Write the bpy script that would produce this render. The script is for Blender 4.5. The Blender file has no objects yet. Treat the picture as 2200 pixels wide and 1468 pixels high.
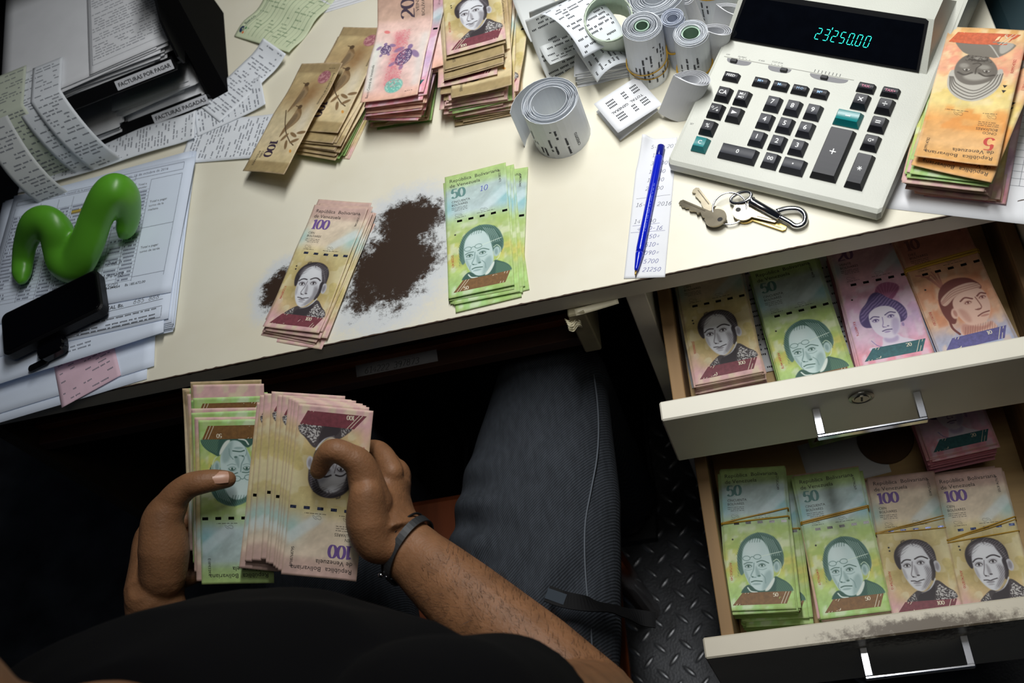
import bpy, math, random
import numpy as np
from mathutils import Vector, Matrix

random.seed(7); np.random.seed(7)
S = bpy.context.scene
COL = S.collection
PI = math.pi

# ---------------------------------------------------------------- camera, world, lights, exposure
FPX = 2282.6                                     # focal length in pixels of a 2200 px wide frame
CAM = np.array([0.0, -567.5, 852.2])             # millimetres; origin = front edge of the desk top
_w = np.array([0.52815, 0.27106, -0.12979]); _t = np.linalg.norm(_w); _k = _w / _t
_K = np.array([[0, -_k[2], _k[1]], [_k[2], 0, -_k[0]], [-_k[1], _k[0], 0]])
RC = np.eye(3) + math.sin(_t) * _K + (1 - math.cos(_t)) * _K @ _K
DESK = 0.75                                      # desk top above the floor, metres

def mm(p):
    return Vector((p[0] * .001, p[1] * .001, p[2] * .001 + DESK))

def ray(px, py):
    return RC @ np.array([(px - 1100) / FPX, -(py - 734) / FPX, -1.0])

def at(px, py, z=0.0):                            # where a line of sight meets a level plane
    d = ray(px, py); return CAM + d * (z - CAM[2]) / d[2]

def dep(px, py, t):
    return CAM + t * ray(px, py)

cam = bpy.data.objects.new('camera', bpy.data.cameras.new('camera'))
COL.objects.link(cam)
cam.data.sensor_width = 36.0
cam.data.lens = FPX * 36 / 2200
cam.data.clip_start = 0.02
M4 = Matrix([list(RC[i]) + [0] for i in range(3)] + [[0, 0, 0, 1]])
M4.translation = mm(CAM)
cam.matrix_world = M4
cam.data.dof.use_dof = True
cam.data.dof.focus_distance = 1.06
cam.data.dof.aperture_fstop = 7.0
S.camera = cam

wd = bpy.data.worlds.new('room_air'); S.world = wd; wd.use_nodes = True
wd.node_tree.nodes['Background'].inputs[0].default_value = (0.55, 0.7, 1.0, 1)
wd.node_tree.nodes['Background'].inputs[1].default_value = 0.012

def lamp(name, loc, target, sx, sy, power, col, spread=180, ydir=None):
    l = bpy.data.lights.new(name, 'AREA'); l.shape = 'RECTANGLE'; l.size = sx; l.size_y = sy
    l.energy = power; l.color = col; l.spread = math.radians(spread)
    o = bpy.data.objects.new(name, l); COL.objects.link(o)
    o.location = mm(loc)
    d = (mm(target) - o.location).normalized()
    o.rotation_euler = d.to_track_quat('-Z', 'Y').to_euler()
    return o
lamp('ceiling_tube_light', (20, 400, 1080), (20, 260, 0), 0.10, 0.9, 5.3, (1.0, 1.0, 0.985), 112)
lamp('room_light', (220, -430, 1500), (60, -200, -200), 0.7, 0.4, 0.9, (1.0, 0.95, 0.84), 140)

S.view_settings.view_transform = 'Standard'
S.view_settings.look = 'None'
S.view_settings.exposure = 0.35
S.view_settings.gamma = 1.0
S.view_settings.use_curve_mapping = False

# ---------------------------------------------------------------- helpers
def lin(c):
    c = np.asarray(c, float) / 255.0
    return np.where(c <= .04045, c / 12.92, ((c + .055) / 1.055) ** 2.4)

MATS = {}
def mat(name, rgb=(200, 200, 200), rough=.6, metal=0.0, vary=0.0, scale=40.0, bump=0.0, bscale=200.0, attr=False,
        spec=.5, coat=0.0, emit=0.0, stretch=None, sheen=0.0, sss=0.0):
    if name in MATS: return MATS[name]
    m = bpy.data.materials.new(name); m.use_nodes = True
    nt = m.node_tree; N = nt.nodes; L = nt.links; b = N['Principled BSDF']
    c = list(lin(rgb)) + [1]
    b.inputs['Base Color'].default_value = c
    b.inputs['Roughness'].default_value = rough
    b.inputs['Metallic'].default_value = metal
    b.inputs['Specular IOR Level'].default_value = spec
    b.inputs['Coat Weight'].default_value = coat
    if sheen: b.inputs['Sheen Weight'].default_value = sheen
    if sss:
        b.inputs['Subsurface Weight'].default_value = sss
        b.inputs['Subsurface Radius'].default_value = (.008, .003, .0015)
    if emit:
        b.inputs['Emission Color'].default_value = c; b.inputs['Emission Strength'].default_value = emit
    src = None
    if attr:
        a = N.new('ShaderNodeAttribute'); a.attribute_name = 'Col'; src = a.outputs['Color']
    if vary or bump:
        tc = N.new('ShaderNodeTexCoord'); mp = N.new('ShaderNodeMapping')
        L.new(tc.outputs['Object'], mp.inputs['Vector'])
        if stretch: mp.inputs['Scale'].default_value = stretch
    if vary:
        nz = N.new('ShaderNodeTexNoise'); nz.inputs['Scale'].default_value = scale; nz.inputs['Detail'].default_value = 5
        L.new(mp.outputs[0], nz.inputs['Vector'])
        rg = N.new('ShaderNodeMapRange'); rg.inputs['From Min'].default_value = .3; rg.inputs['From Max'].default_value = .7
        rg.inputs['To Min'].default_value = 1 - vary; rg.inputs['To Max'].default_value = 1 + vary * .6
        L.new(nz.outputs['Fac'], rg.inputs['Value'])
        mx = N.new('ShaderNodeMix'); mx.data_type = 'RGBA'; mx.blend_type = 'MULTIPLY'; mx.inputs['Factor'].default_value = 1
        if src: L.new(src, mx.inputs['A'])
        else: mx.inputs['A'].default_value = c
        cb = N.new('ShaderNodeCombineColor')
        for i in range(3): L.new(rg.outputs[0], cb.inputs[i])
        L.new(cb.outputs[0], mx.inputs['B']); src = mx.outputs['Result']
    if src: L.new(src, b.inputs['Base Color'])
    if bump:
        n2 = N.new('ShaderNodeTexNoise'); n2.inputs['Scale'].default_value = bscale; n2.inputs['Detail'].default_value = 4
        L.new(mp.outputs[0], n2.inputs['Vector'])
        bp = N.new('ShaderNodeBump'); bp.inputs['Strength'].default_value = bump; bp.inputs['Distance'].default_value = .001
        L.new(n2.outputs['Fac'], bp.inputs['Height']); L.new(bp.outputs[0], b.inputs['Normal'])
    MATS[name] = m
    return m

def mesh(name, V, F, m, col=None, smooth=False):
    """vertices in millimetres -> mesh datablock in metres"""
    V = np.asarray(V, float)
    me = bpy.data.meshes.new(name)
    if isinstance(F, np.ndarray):
        k = F.shape[1]; n = len(F)
        me.vertices.add(len(V)); me.vertices.foreach_set('co', (V * .001).astype(np.float32).ravel())
        me.loops.add(n * k); me.loops.foreach_set('vertex_index', F.astype(np.int32).ravel())
        me.polygons.add(n); me.polygons.foreach_set('loop_start', np.arange(0, n * k, k, dtype=np.int32))
        me.update(calc_edges=True)
    else:
        me.from_pydata([tuple(v) for v in V * .001], [], [tuple(f) for f in F]); me.update()
    me.validate()
    for mm_ in (m if isinstance(m, (list, tuple)) else [m]): me.materials.append(mm_)
    if col is not None:
        a = me.color_attributes.new('Col', 'FLOAT_COLOR', 'POINT')
        c4 = np.ones((len(V), 4), np.float32); c4[:, :3] = col
        a.data.foreach_set('color', c4.ravel())
    if smooth: me.polygons.foreach_set('use_smooth', np.ones(len(me.polygons), bool))
    return me

def obj(name, me, parent=None, loc=None, rotz=0.0, rot=None, label=None, cat=None, group=None, kind=None):
    """a top-level object is placed in world millimetres, a child in its parent's"""
    o = bpy.data.objects.new(name, me); COL.objects.link(o)
    if parent is not None:
        o.parent = parent
        if loc is not None: o.location = Vector(loc) * .001
    else:
        o.location = mm(loc if loc is not None else (0, 0, 0))
    if rot is not None: o.rotation_euler = rot
    elif rotz: o.rotation_euler = (0, 0, rotz)
    if label: o['label'] = label
    if cat: o['category'] = cat
    if group: o['group'] = group
    if kind: o['kind'] = kind
    return o

class MB:
    """collects pieces of one part"""
    def __init__(s): s.V = []; s.F = []; s.n = 0
    def add(s, V, F):
        V = np.asarray(V, float); s.V.append(V); s.F += [tuple(i + s.n for i in f) for f in F]; s.n += len(V); return s
    def box(s, x0, x1, y0, y1, z0, z1, b=0.0): return s.add(*rbox(x0, x1, y0, y1, z0, z1, b))
    def get(s): return np.concatenate(s.V), s.F
    def make(s, name, m, parent=None, smooth=False, **k):
        return obj(name, mesh(name, *s.get(), m, smooth=smooth), parent, **k)

def rbox(x0, x1, y0, y1, z0, z1, b=0.0):
    """box with chamfered edges"""
    if b <= 0:
        V = [(x, y, z) for z in (z0, z1) for x, y in ((x0, y0), (x1, y0), (x1, y1), (x0, y1))]
        return V, [(3, 2, 1, 0), (4, 5, 6, 7), (0, 1, 5, 4), (1, 2, 6, 5), (2, 3, 7, 6), (3, 0, 4, 7)]
    V = []; idx = {}
    for sx in (0, 1):
        for sy in (0, 1):
            for sz in (0, 1):
                X = (x0, x1)[sx]; Y = (y0, y1)[sy]; Z = (z0, z1)[sz]
                dx = (b, -b)[sx]; dy = (b, -b)[sy]; dz = (b, -b)[sz]
                for a, p in enumerate(((X, Y + dy, Z + dz), (X + dx, Y, Z + dz), (X + dx, Y + dy, Z))):
                    idx[sx, sy, sz, a] = len(V); V.append(p)
    F = []
    for s_ in (0, 1):
        q = [idx[s_, 0, 0, 0], idx[s_, 1, 0, 0], idx[s_, 1, 1, 0], idx[s_, 0, 1, 0]]; F.append(q if s_ else q[::-1])
        q = [idx[0, s_, 0, 1], idx[0, s_, 1, 1], idx[1, s_, 1, 1], idx[1, s_, 0, 1]]; F.append(q if s_ else q[::-1])
        q = [idx[0, 0, s_, 2], idx[1, 0, s_, 2], idx[1, 1, s_, 2], idx[0, 1, s_, 2]]; F.append(q if s_ else q[::-1])
    for a in (0, 1):
        for c in (0, 1):
            q = [idx[0, a, c, 1], idx[1, a, c, 1], idx[1, a, c, 2], idx[0, a, c, 2]]; F.append(q if (a ^ c) else q[::-1])
            q = [idx[a, 0, c, 2], idx[a, 1, c, 2], idx[a, 1, c, 0], idx[a, 0, c, 0]]; F.append(q if (a ^ c) else q[::-1])
            q = [idx[a, c, 0, 0], idx[a, c, 1, 0], idx[a, c, 1, 1], idx[a, c, 0, 1]]; F.append(q if (a ^ c) else q[::-1])
    for k in [(i, j, l) for i in (0, 1) for j in (0, 1) for l in (0, 1)]:
        q = [idx[k + (0,)], idx[k + (1,)], idx[k + (2,)]]; F.append(q if sum(k) % 2 else q[::-1])
    return V, F

def ringfaces(nr, n, closed=True, caps=True):
    F = []
    for i in range(nr - 1):
        for j in range(n if closed else n - 1):
            a = i * n + j; b = i * n + (j + 1) % n
            F.append((a, b, b + n, a + n))
    if caps and closed:
        F.append(tuple(range(n))[::-1]); F.append(tuple((nr - 1) * n + j for j in range(n)))
    return F

def smoothpath(P, k=6):
    """Catmull-Rom through the points"""
    P = np.asarray(P, float); Q = np.vstack([2 * P[0] - P[1], P, 2 * P[-1] - P[-2]]); out = []
    for i in range(1, len(Q) - 2):
        for t in np.linspace(0, 1, k, endpoint=False):
            a, b, c, d = Q[i - 1], Q[i], Q[i + 1], Q[i + 2]
            out.append(.5 * ((2 * b) + (c - a) * t + (2 * a - 5 * b + 4 * c - d) * t * t + (3 * b - a - 3 * c + d) * t ** 3))
    out.append(P[-1]); return np.array(out)

def tube(P, r, n=8, flat=1.0, up=None, closed=False):
    """swept tube; r a number or one per point; flat squashes the second axis"""
    P = np.asarray(P, float); m = len(P)
    r = np.full(m, r, float) if np.isscalar(r) else np.asarray(r, float)
    T = np.gradient(P, axis=0)
    if closed: T = np.roll(P, -1, 0) - np.roll(P, 1, 0)
    T /= np.linalg.norm(T, axis=1)[:, None] + 1e-9
    u = np.array(up if up is not None else ((0, 0, 1) if abs(T[0][2]) < .9 else (1, 0, 0)), float)
    V = []
    for i in range(m):
        if up is not None: u = np.array(up, float)
        a = u - T[i] * (u @ T[i]); a /= np.linalg.norm(a) + 1e-9; u = a
        b = np.cross(T[i], a)
        for j in range(n):
            t = 2 * PI * j / n
            V.append(P[i] + r[i] * (math.cos(t) * b + math.sin(t) * a * flat))
    F = ringfaces(m, n, True, not closed)
    if closed:
        for j in range(n): F.append(((m - 1) * n + j, (m - 1) * n + (j + 1) % n, (j + 1) % n, j))
    return np.array(V), F

def lathe(prof, n=32, c=(0, 0)):
    V = [(c[0] + r * math.cos(2 * PI * j / n), c[1] + r * math.sin(2 * PI * j / n), z) for r, z in prof for j in range(n)]
    return np.array(V), ringfaces(len(prof), n)

# ---- flat writing: 2-D pieces later laid on a surface
TXT = {}
def text2d(s, size=4.0, bold=0.0, align='LEFT', wide=1.0):
    key = (s, size, bold, align, wide)
    if key in TXT: return TXT[key]
    cu = bpy.data.curves.new('t', 'FONT'); cu.body = s; cu.size = 1.0; cu.align_x = align
    cu.resolution_u = 2; cu.offset = bold; cu.fill_mode = 'FRONT' if False else 'BOTH'
    o = bpy.data.objects.new('t', cu); COL.objects.link(o)
    bpy.context.view_layer.update()
    me = bpy.data.meshes.new_from_object(o.evaluated_get(bpy.context.evaluated_depsgraph_get()))
    n = len(me.vertices); co = np.empty(n * 3, np.float32); me.vertices.foreach_get('co', co)
    V = co.reshape(-1, 3)[:, :2].astype(float) * size / .72; V[:, 0] *= wide      # size = cap height
    F = [tuple(p.vertices) for p in me.polygons]
    bpy.data.objects.remove(o); bpy.data.curves.remove(cu); bpy.data.meshes.remove(me)
    TXT[key] = (V, F); return V, F

def _arc(cx, cy, rx, ry, a0, a1, n=14):
    return [(cx + rx * math.cos(math.radians(a)), cy + ry * math.sin(math.radians(a))) for a in np.linspace(a0, a1, n)]
GL = {'0': [_arc(.3, .5, .26, .47, 0, 360, 26)],
      '1': [[(.08, .84), (.2, .92), (.3, .99), (.3, .02)], [(.1, .02), (.5, .02)]],
      '2': [_arc(.31, .7, .25, .27, 160, -35, 14) + [(.3, .3), (.05, .03), (.58, .03)]],
      '3': [_arc(.28, .74, .24, .23, 150, -90, 12) + _arc(.28, .27, .27, .26, 90, -150, 12)],
      '4': [[(.45, 0), (.45, .98), (.04, .3), (.62, .3)]],
      '5': [[(.55, .95), (.16, .95), (.12, .55)] + _arc(.3, .31, .26, .31, 125, -150, 16)],
      '6': [[(.5, .97), (.2, .7)] + _arc(.3, .28, .24, .27, 150, 510, 20)],
      '7': [[(.05, .95), (.56, .95), (.2, .0)]],
      '8': [_arc(.3, .73, .2, .23, 0, 360, 18), _arc(.3, .26, .25, .26, 0, 360, 18)],
      '9': [_arc(.3, .7, .24, .25, 0, 360, 18) + [(.52, .5), (.35, 0)]],
      '-': [[(.1, .42), (.5, .46)]], '=': [[(.1, .35), (.5, .38)], [(.1, .6), (.5, .62)]], ' ': [],
      '/': [[(.05, 0), (.5, 1)]], '.': [[(.2, 0), (.26, .06)]], ',': [[(.26, .06), (.16, -.14)]]}
def ribbon2d(P, w):
    P = np.asarray(P, float); T = np.gradient(P, axis=0); T /= np.linalg.norm(T, axis=1)[:, None] + 1e-9
    Nn = np.c_[-T[:, 1], T[:, 0]]; w = np.asarray(w, float).reshape(-1, 1) * np.ones((len(P), 1)) / 2
    V = np.vstack([P + Nn * w, P - Nn * w]); n = len(P)
    return V, [(i, i + 1, n + i + 1, n + i) for i in range(n - 1)]
def digits2d(s, size, wmin, wmax, slant=0.0, adv=.66, jit=0.0):
    """numerals drawn with a pen whose upright strokes are the broad ones"""
    Vs = []; Fs = []; n = 0; x = 0
    for ch in s:
        for st in GL.get(ch, []):
            P = np.array(st, float)
            if jit: P = P + np.random.uniform(-jit, jit, 2) + np.random.uniform(-jit, jit, P.shape) * .5
            if len(P) > 2: P = smoothpath(P, 2) if ch not in '14' else P
            T = np.gradient(P, axis=0); T /= np.linalg.norm(T, axis=1)[:, None] + 1e-9
            w = wmin + (wmax - wmin) * np.abs(T[:, 1]) ** 1.5
            P = np.c_[(P[:, 0] + slant * P[:, 1] + x) * size, P[:, 1] * size]
            V, F = ribbon2d(P, w); Vs.append(V); Fs += [tuple(i + n for i in f) for f in F]; n += len(V)
        x += adv * (.8 if ch == '1' else 1)
    if not Vs: return np.zeros((0, 2)), []
    return np.vstack(Vs), Fs

class Flat:
    """2-D print: pieces gathered in sheet coordinates"""
    def __init__(s): s.V = []; s.F = []; s.n = 0
    def add(s, V, F, at_=(0, 0), rot=0.0, sc=1.0):
        V = np.asarray(V, float)
        if not len(V): return s
        c, si = math.cos(rot), math.sin(rot)
        V = np.c_[at_[0] + sc * (c * V[:, 0] - si * V[:, 1]), at_[1] + sc * (si * V[:, 0] + c * V[:, 1])]
        s.V.append(V); s.F += [tuple(i + s.n for i in f) for f in F]; s.n += len(V); return s
    def text(s, t, x, y, size, bold=0.0, rot=0.0, align='LEFT', wide=1.0): return s.add(*text2d(t, size, bold, align, wide), at_=(x, y), rot=rot)
    def rect(s, x0, x1, y0, y1): return s.add([(x0, y0), (x1, y0), (x1, y1), (x0, y1)], [(0, 1, 2, 3)])
    def line(s, P, w, k=1):
        P = np.asarray(P, float)
        if k > 1: P = np.vstack([np.linspace(P[i], P[i + 1], k, endpoint=False) for i in range(len(P) - 1)] + [P[-1:]])
        return s.add(*ribbon2d(P, w))
    def poly(s, P): return s.add(P, [tuple(range(len(P)))])
    def rows(s, x0, x1, y0, y1, pitch, ch=1.5, density=.75, seed=0, cols=None):
        """rows of print too small to read"""
        r = random.Random(seed); y = y1
        while y > y0:
            x = x0 + r.choice((0, 0, 0, 3, 8))
            while x < x1:
                n = r.randint(2, 7)
                if r.random() < density:
                    for _ in range(n):
                        if x + ch * .6 < x1: s.rect(x, x + ch * .5, y - ch * r.uniform(.75, 1), y)
                        x += ch * .72
                else: x += ch * n * .7
                x += ch * .9
            y -= pitch * r.choice((1, 1, 1, 1.7))
        return s

def lay(name, flat, fn, m, parent, lift, **k):
    """put 2-D print on a curved sheet (fn maps u, v to a point)"""
    if not flat.V: return None
    V = np.concatenate(flat.V)
    if name in ('printed_rows', 'table_entries', 'small_print', 'form_print', 'address_line', 'form_lines'): k.setdefault('kind', 'stuff')
    return obj(name, mesh(name, on(fn, V[:, 0], V[:, 1], lift), flat.F, m), parent, **k)
def on(fn, u, v, lift):
    P = fn(u, v); e = .05
    n = np.cross(fn(u + e, v) - P, fn(u, v + e) - P); n /= np.linalg.norm(n, axis=1)[:, None] + 1e-12
    return P + n * lift

def sheetmesh(name, w, l, fn, nu, nv, th, m, colfn=None, smooth=True, outline=None):
    """a sheet with a top face, a bottom face and a rim"""
    u = np.linspace(-w / 2, w / 2, nu); v = np.linspace(-l / 2, l / 2, nv)
    U, Vv = np.meshgrid(u, v); U = U.ravel(); Vv = Vv.ravel()
    if outline is not None: U, Vv = outline(U, Vv)
    top = on(fn, U, Vv, 0); bot = on(fn, U, Vv, -th); n = nu * nv
    i = np.arange(nv - 1)[:, None] * nu + np.arange(nu - 1)[None]; i = i.ravel()
    Ft = np.c_[i, i + 1, i + nu + 1, i + nu]; Fb = Ft[:, ::-1] + n
    b = np.concatenate([np.arange(nu), np.arange(1, nv) * nu + nu - 1, (nv - 1) * nu + np.arange(nu - 2, -1, -1), np.arange(nv - 2, 0, -1) * nu])
    c = np.roll(b, -1)
    Fr = np.c_[b + n, c + n, c, b]
    col = None
    if colfn is not None:
        col = colfn(U, Vv); col = np.vstack([col, col])
    return mesh(name, np.vstack([top, bot]), np.vstack([Ft, Fb, Fr]), m, col, smooth)

# ================================================================ floor
def floor_mat():
    m = mat('worn_steel_plate', (70, 72, 76), .42, .35, vary=.6, scale=14, bump=.5, bscale=300)
    return m
FL = floor_mat()
fl = obj('floor', mesh('floor', *rbox(-2200, 1400, -1900, 1500, -12, 0), FL), loc=(0, 0, -750), kind='structure')
def tread_mesh():
    V = []; n = 9
    for i in range(n):
        t = i / (n - 1) * 2 - 1; w = 4.2 * (1 - t * t) ** .8 + .15; h = 1.9 * (1 - t ** 4) + .05
        V += [(t * 13.5, -w, 0), (t * 13.5, -w * .45, h), (t * 13.5, w * .45, h), (t * 13.5, w, 0)]
    return mesh('tread', np.array(V), [(i * 4 + j, i * 4 + j + 4, i * 4 + j + 5, i * 4 + j + 1) for i in range(n - 1) for j in range(3)],
                mat('bright_worn_steel', (150, 152, 156), .33, .7, vary=.4, scale=60), smooth=True)
tm = tread_mesh(); cnt = 0
for i in range(-7, 2):
    for j in range(-10, 6):
        for s_ in (0, 1):
            if cnt < 300:
                obj('tread', tm, fl, ((i + .5 * s_) * 39 + 6, (j + .5 * s_) * 39, 0), rotz=(PI / 4 if s_ else -PI / 4)); cnt += 1
wallm = mat('dim_plaster', (30, 31, 33), .9, vary=.1, scale=4)
obj('wall_back', mesh('wall_back', *rbox(-2200, 1400, 1500, 1560, 0, 2600), wallm), loc=(0, 0, -750), kind='structure')

# ================================================================ desk
def cream_top():
    m = bpy.data.materials.new('cream_laminate_worn_through'); m.use_nodes = True
    nt = m.node_tree; N = nt.nodes; L = nt.links; b = N['Principled BSDF']
    tc = N.new('ShaderNodeTexCoord')
    def noise(scale, detail=8, rough=.65):
        n = N.new('ShaderNodeTexNoise'); n.inputs['Scale'].default_value = scale; n.inputs['Detail'].default_value = detail
        n.inputs['Roughness'].default_value = rough; L.new(tc.outputs['Object'], n.inputs['Vector']); return n.outputs['Fac']
    def math_(op, a, b_=None, c=None):
        n = N.new('ShaderNodeMath'); n.operation = op
        for i, v in enumerate((a, b_, c)):
            if v is None: continue
            if isinstance(v, (int, float)): n.inputs[i].default_value = v
            else: L.new(v, n.inputs[i])
        return n.outputs[0]
    def ellipse(cx, cy, a, bb, rot):
        mp = N.new('ShaderNodeMapping'); mp.vector_type = 'TEXTURE'
        mp.inputs['Location'].default_value = (cx, cy, 0); mp.inputs['Rotation'].default_value = (0, 0, rot); mp.inputs['Scale'].default_value = (a, bb, 1000)
        L.new(tc.outputs['Object'], mp.inputs['Vector'])
        ln = N.new('ShaderNodeVectorMath'); ln.operation = 'LENGTH'; L.new(mp.outputs[0], ln.inputs[0]); return ln.outputs['Value']
    d1 = ellipse(-.352, .083, .060, .078, -.75)
    d2 = ellipse(-.335, .132, .052, .040, .2)
    d3 = ellipse(-.486, .086, .022, .036, -.5)
    d = math_('MINIMUM', math_('MINIMUM', d1, d2), d3)
    nz = math_('MULTIPLY', math_('SUBTRACT', noise(34, 15, .86), .5), 2.5)
    dn = math_('ADD', d, nz)
    def step(v, lo, hi):
        r = N.new('ShaderNodeMapRange'); r.interpolation_type = 'SMOOTHSTEP'
        r.inputs['From Min'].default_value = lo; r.inputs['From Max'].default_value = hi; L.new(v, r.inputs['Value']); return r.outputs[0]
    def mix(f, a, c):
        n = N.new('ShaderNodeMix'); n.data_type = 'RGBA'; L.new(f, n.inputs['Factor'])
        for k, v in (('A', a), ('B', c)):
            if isinstance(v, tuple): n.inputs[k].default_value = list(lin(v)) + [1]
            else: L.new(v, n.inputs[k])
        return n.outputs['Result']
    cream = mix(step(noise(5, 4), .35, .7), (229, 225, 207), (223, 217, 196))
    cream = mix(step(noise(900, 2), .72, .78), cream, (176, 160, 128))
    col = mix(step(math_('ADD', d, math_('MULTIPLY', nz, .75)), .9, 1.5), (210, 214, 216), cream)
    col = mix(step(dn, .62, .90), (54, 40, 31), col)
    L.new(col, b.inputs['Base Color'])
    b.inputs['Roughness'].default_value = .38
    return m
CREAM = mat('cream_painted_board', (226, 222, 206), .45, vary=.08, scale=9)
PLY = mat('raw_plywood_edge', (142, 112, 74), .7, vary=.45, scale=18, stretch=(1, .06, 6), bump=.3, bscale=60)
PLYB = mat('plywood_bottom', (196, 164, 112), .6, vary=.25, scale=14, stretch=(.3, 3, 1))
BROWN = mat('dark_stained_board', (58, 34, 24), .5, vary=.35, scale=20, stretch=(.2, 3, 1))
CHROME = mat('chrome', (214, 216, 222), .16, 1.0)

desk = obj('office_desk', None, loc=(-350, 350, -750), label='long cream laminate office desk with brown worn-through patch and two pulled-out drawers', cat='desk')
O = (350, -350, 750)                              # from the desk's own origin back to the desk-top frame
def dpart(name, mb, m, parent=desk, **k):
    return mb.make(name, m, parent, loc=O if parent is desk else None, **k)
dpart('desktop', MB().box(-868, 282, 0, 720, -26, 0, 1.2), cream_top())
# ragged dark core line where the edge band has chipped off
xs = np.arange(-868, 283, 4.0); V = []
for x in xs:
    V += [(x, -.35, .18), (x, .25 + abs(random.gauss(0, .5)), .18), (x, -.35, -1.2 - abs(random.gauss(0, .5)))]
F = []
for i in range(len(xs) - 1):
    a = i * 3; F += [(a, a + 3, a + 4, a + 1), (a + 2, a + 5, a + 3, a)]
obj('chipped_edge', mesh('chipped_edge', V, F, mat('bare_chipboard', (66, 48, 36), .8)), desk, O)
dpart('side_panel', MB().box(-117, -97, 4, 690, -750, -26, 1), CREAM)
dpart('side_panel', MB().box(264, 282, 4, 690, -750, -26, 1), CREAM)
dpart('side_panel', MB().box(-868, -848, 4, 690, -750, -26, 1), mat('shade_toned_side_laminate', (52, 44, 36), .6, vary=.2))  # left panel: the darkness under the desk is put into its base colour
dpart('modesty_panel', MB().box(-848, -117, 560, 576, -600, -26), CREAM)
dpart('pedestal_back', MB().box(-97, 264, 620, 636, -750, -26), CREAM)
dpart('keyboard_shelf', MB().box(-846, -176, 8, 330, -113, -96, 1), BROWN)
dpart('shelf_lip', MB().box(-846, -182, 26, 34, -96, -84, .8), mat('amber_wood_lip', (120, 62, 26), .45, vary=.3, scale=30))
dpart('hanger_bracket', MB().box(-176, -158, -8, 120, -103, -26, 1.5), mat('grubby_cream_wood', (150, 142, 112), .6, vary=.2))
# peeled tape under the front edge
def tapefn(u, v): return np.c_[u, v * .5 + 2 * np.sin(u * .5), -.35 * np.abs(v) * 1.1 + 1.6 * np.sin(v * 1.3 + u * .4)]
TAPE = mat('old_masking_tape', (214, 206, 176), .5, vary=.15)
obj('peeled_tape', sheetmesh('peeled_tape', 14, 26, tapefn, 12, 18, .4, TAPE), desk, (O[0] - 172, O[1] - 10, O[2] - 36), rot=(.5, .2, .3))
obj('peeled_tape', sheetmesh('peeled_tape', 44, 7, lambda u, v: np.c_[u, v, .02 * u * u * .1], 12, 4, .6, TAPE), desk, (O[0] - 146, O[1] - 3, O[2] - 26.5), rot=(.35, 0, .1))

def drawer(y0, ztop, zbot, xl, depth, box_h, stain):
    """y0 = front face; a plywood box behind a cream front"""
    b = MB(); yb = y0 + 21; wt = ztop - 9; xw = -92
    b.box(xw, xw + 13, yb, yb + depth, wt - box_h, wt, .8).box(250, 262, yb, yb + depth, wt - box_h, wt, .8)
    b.box(xw + 13, 250, yb + depth - 12, yb + depth, wt - box_h, wt, .8)
    d = dpart('drawer', b, PLY)
    MB().box(xw + 13, 250, yb, yb + depth - 12, wt - box_h, wt - box_h + 6).make('drawer_bottom', PLYB, d)
    MB().box(xl, 279, y0, yb, zbot, ztop, 1.6).make('drawer_front', stain, d)
    P = [(41, y0 - 1, ztop - 36), (41, y0 - 27, ztop - 37), (43, y0 - 29, ztop - 37), (133, y0 - 29, ztop - 37), (135, y0 - 27, ztop - 37), (135, y0 - 1, ztop - 36)]
    h = MB()
    for a, c in ((0, 1), (2, 3), (4, 5)):
        p, q = np.array(P[a]), np.array(P[c])
        x0, x1 = sorted((p[0], q[0])); y_0, y_1 = sorted((p[1], q[1]))
        h.box(x0 - 4 if a != 2 else x0 - 6, x1 + 4 if a != 2 else x1 + 6, y_0 - (1.6 if a == 2 else 1), y_1 + (1.6 if a == 2 else 1), p[2] - 4, p[2] + 4, .9)
    h.make('handle', CHROME, d)
    return d
def stained():
    m = mat('cream_board_with_grey_wear', (212, 204, 184), .5, vary=.1, scale=9).copy()
    nt = m.node_tree; N = nt.nodes; L = nt.links; b = N['Principled BSDF']
    src = b.inputs['Base Color'].links[0].from_socket
    tc = N.new('ShaderNodeTexCoord'); mp = N.new('ShaderNodeMapping'); mp.vector_type = 'TEXTURE'
    mp.inputs['Location'].default_value = (.095, -.303, -.225); mp.inputs['Scale'].default_value = (.105, .013, .05)
    L.new(tc.outputs['Object'], mp.inputs['Vector'])
    ln = N.new('ShaderNodeVectorMath'); ln.operation = 'LENGTH'; L.new(mp.outputs[0], ln.inputs[0])
    nz = N.new('ShaderNodeTexNoise'); nz.inputs['Scale'].default_value = 130; nz.inputs['Detail'].default_value = 9; nz.inputs['Roughness'].default_value = .75
    L.new(tc.outputs['Object'], nz.inputs['Vector'])
    a = N.new('ShaderNodeMath'); a.operation = 'MULTIPLY_ADD'; a.inputs[1].default_value = 2.2; L.new(nz.outputs['Fac'], a.inputs[0]); L.new(ln.outputs['Value'], a.inputs[2])
    r = N.new('ShaderNodeMapRange'); r.inputs['From Min'].default_value = 1.55; r.inputs['From Max'].default_value = 2.05; L.new(a.outputs[0], r.inputs['Value'])
    mx = N.new('ShaderNodeMix'); mx.data_type = 'RGBA'; L.new(r.outputs[0], mx.inputs['Factor'])
    mx.inputs['A'].default_value = list(lin((104, 92, 76))) + [1]; L.new(src, mx.inputs['B']); L.new(mx.outputs['Result'], b.inputs['Base Color'])
    return m
d1 = drawer(-109, -87, -190, -105, 480, 78, CREAM)
d2 = drawer(-307, -225, -395, -110, 480, 110, stained())
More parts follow.
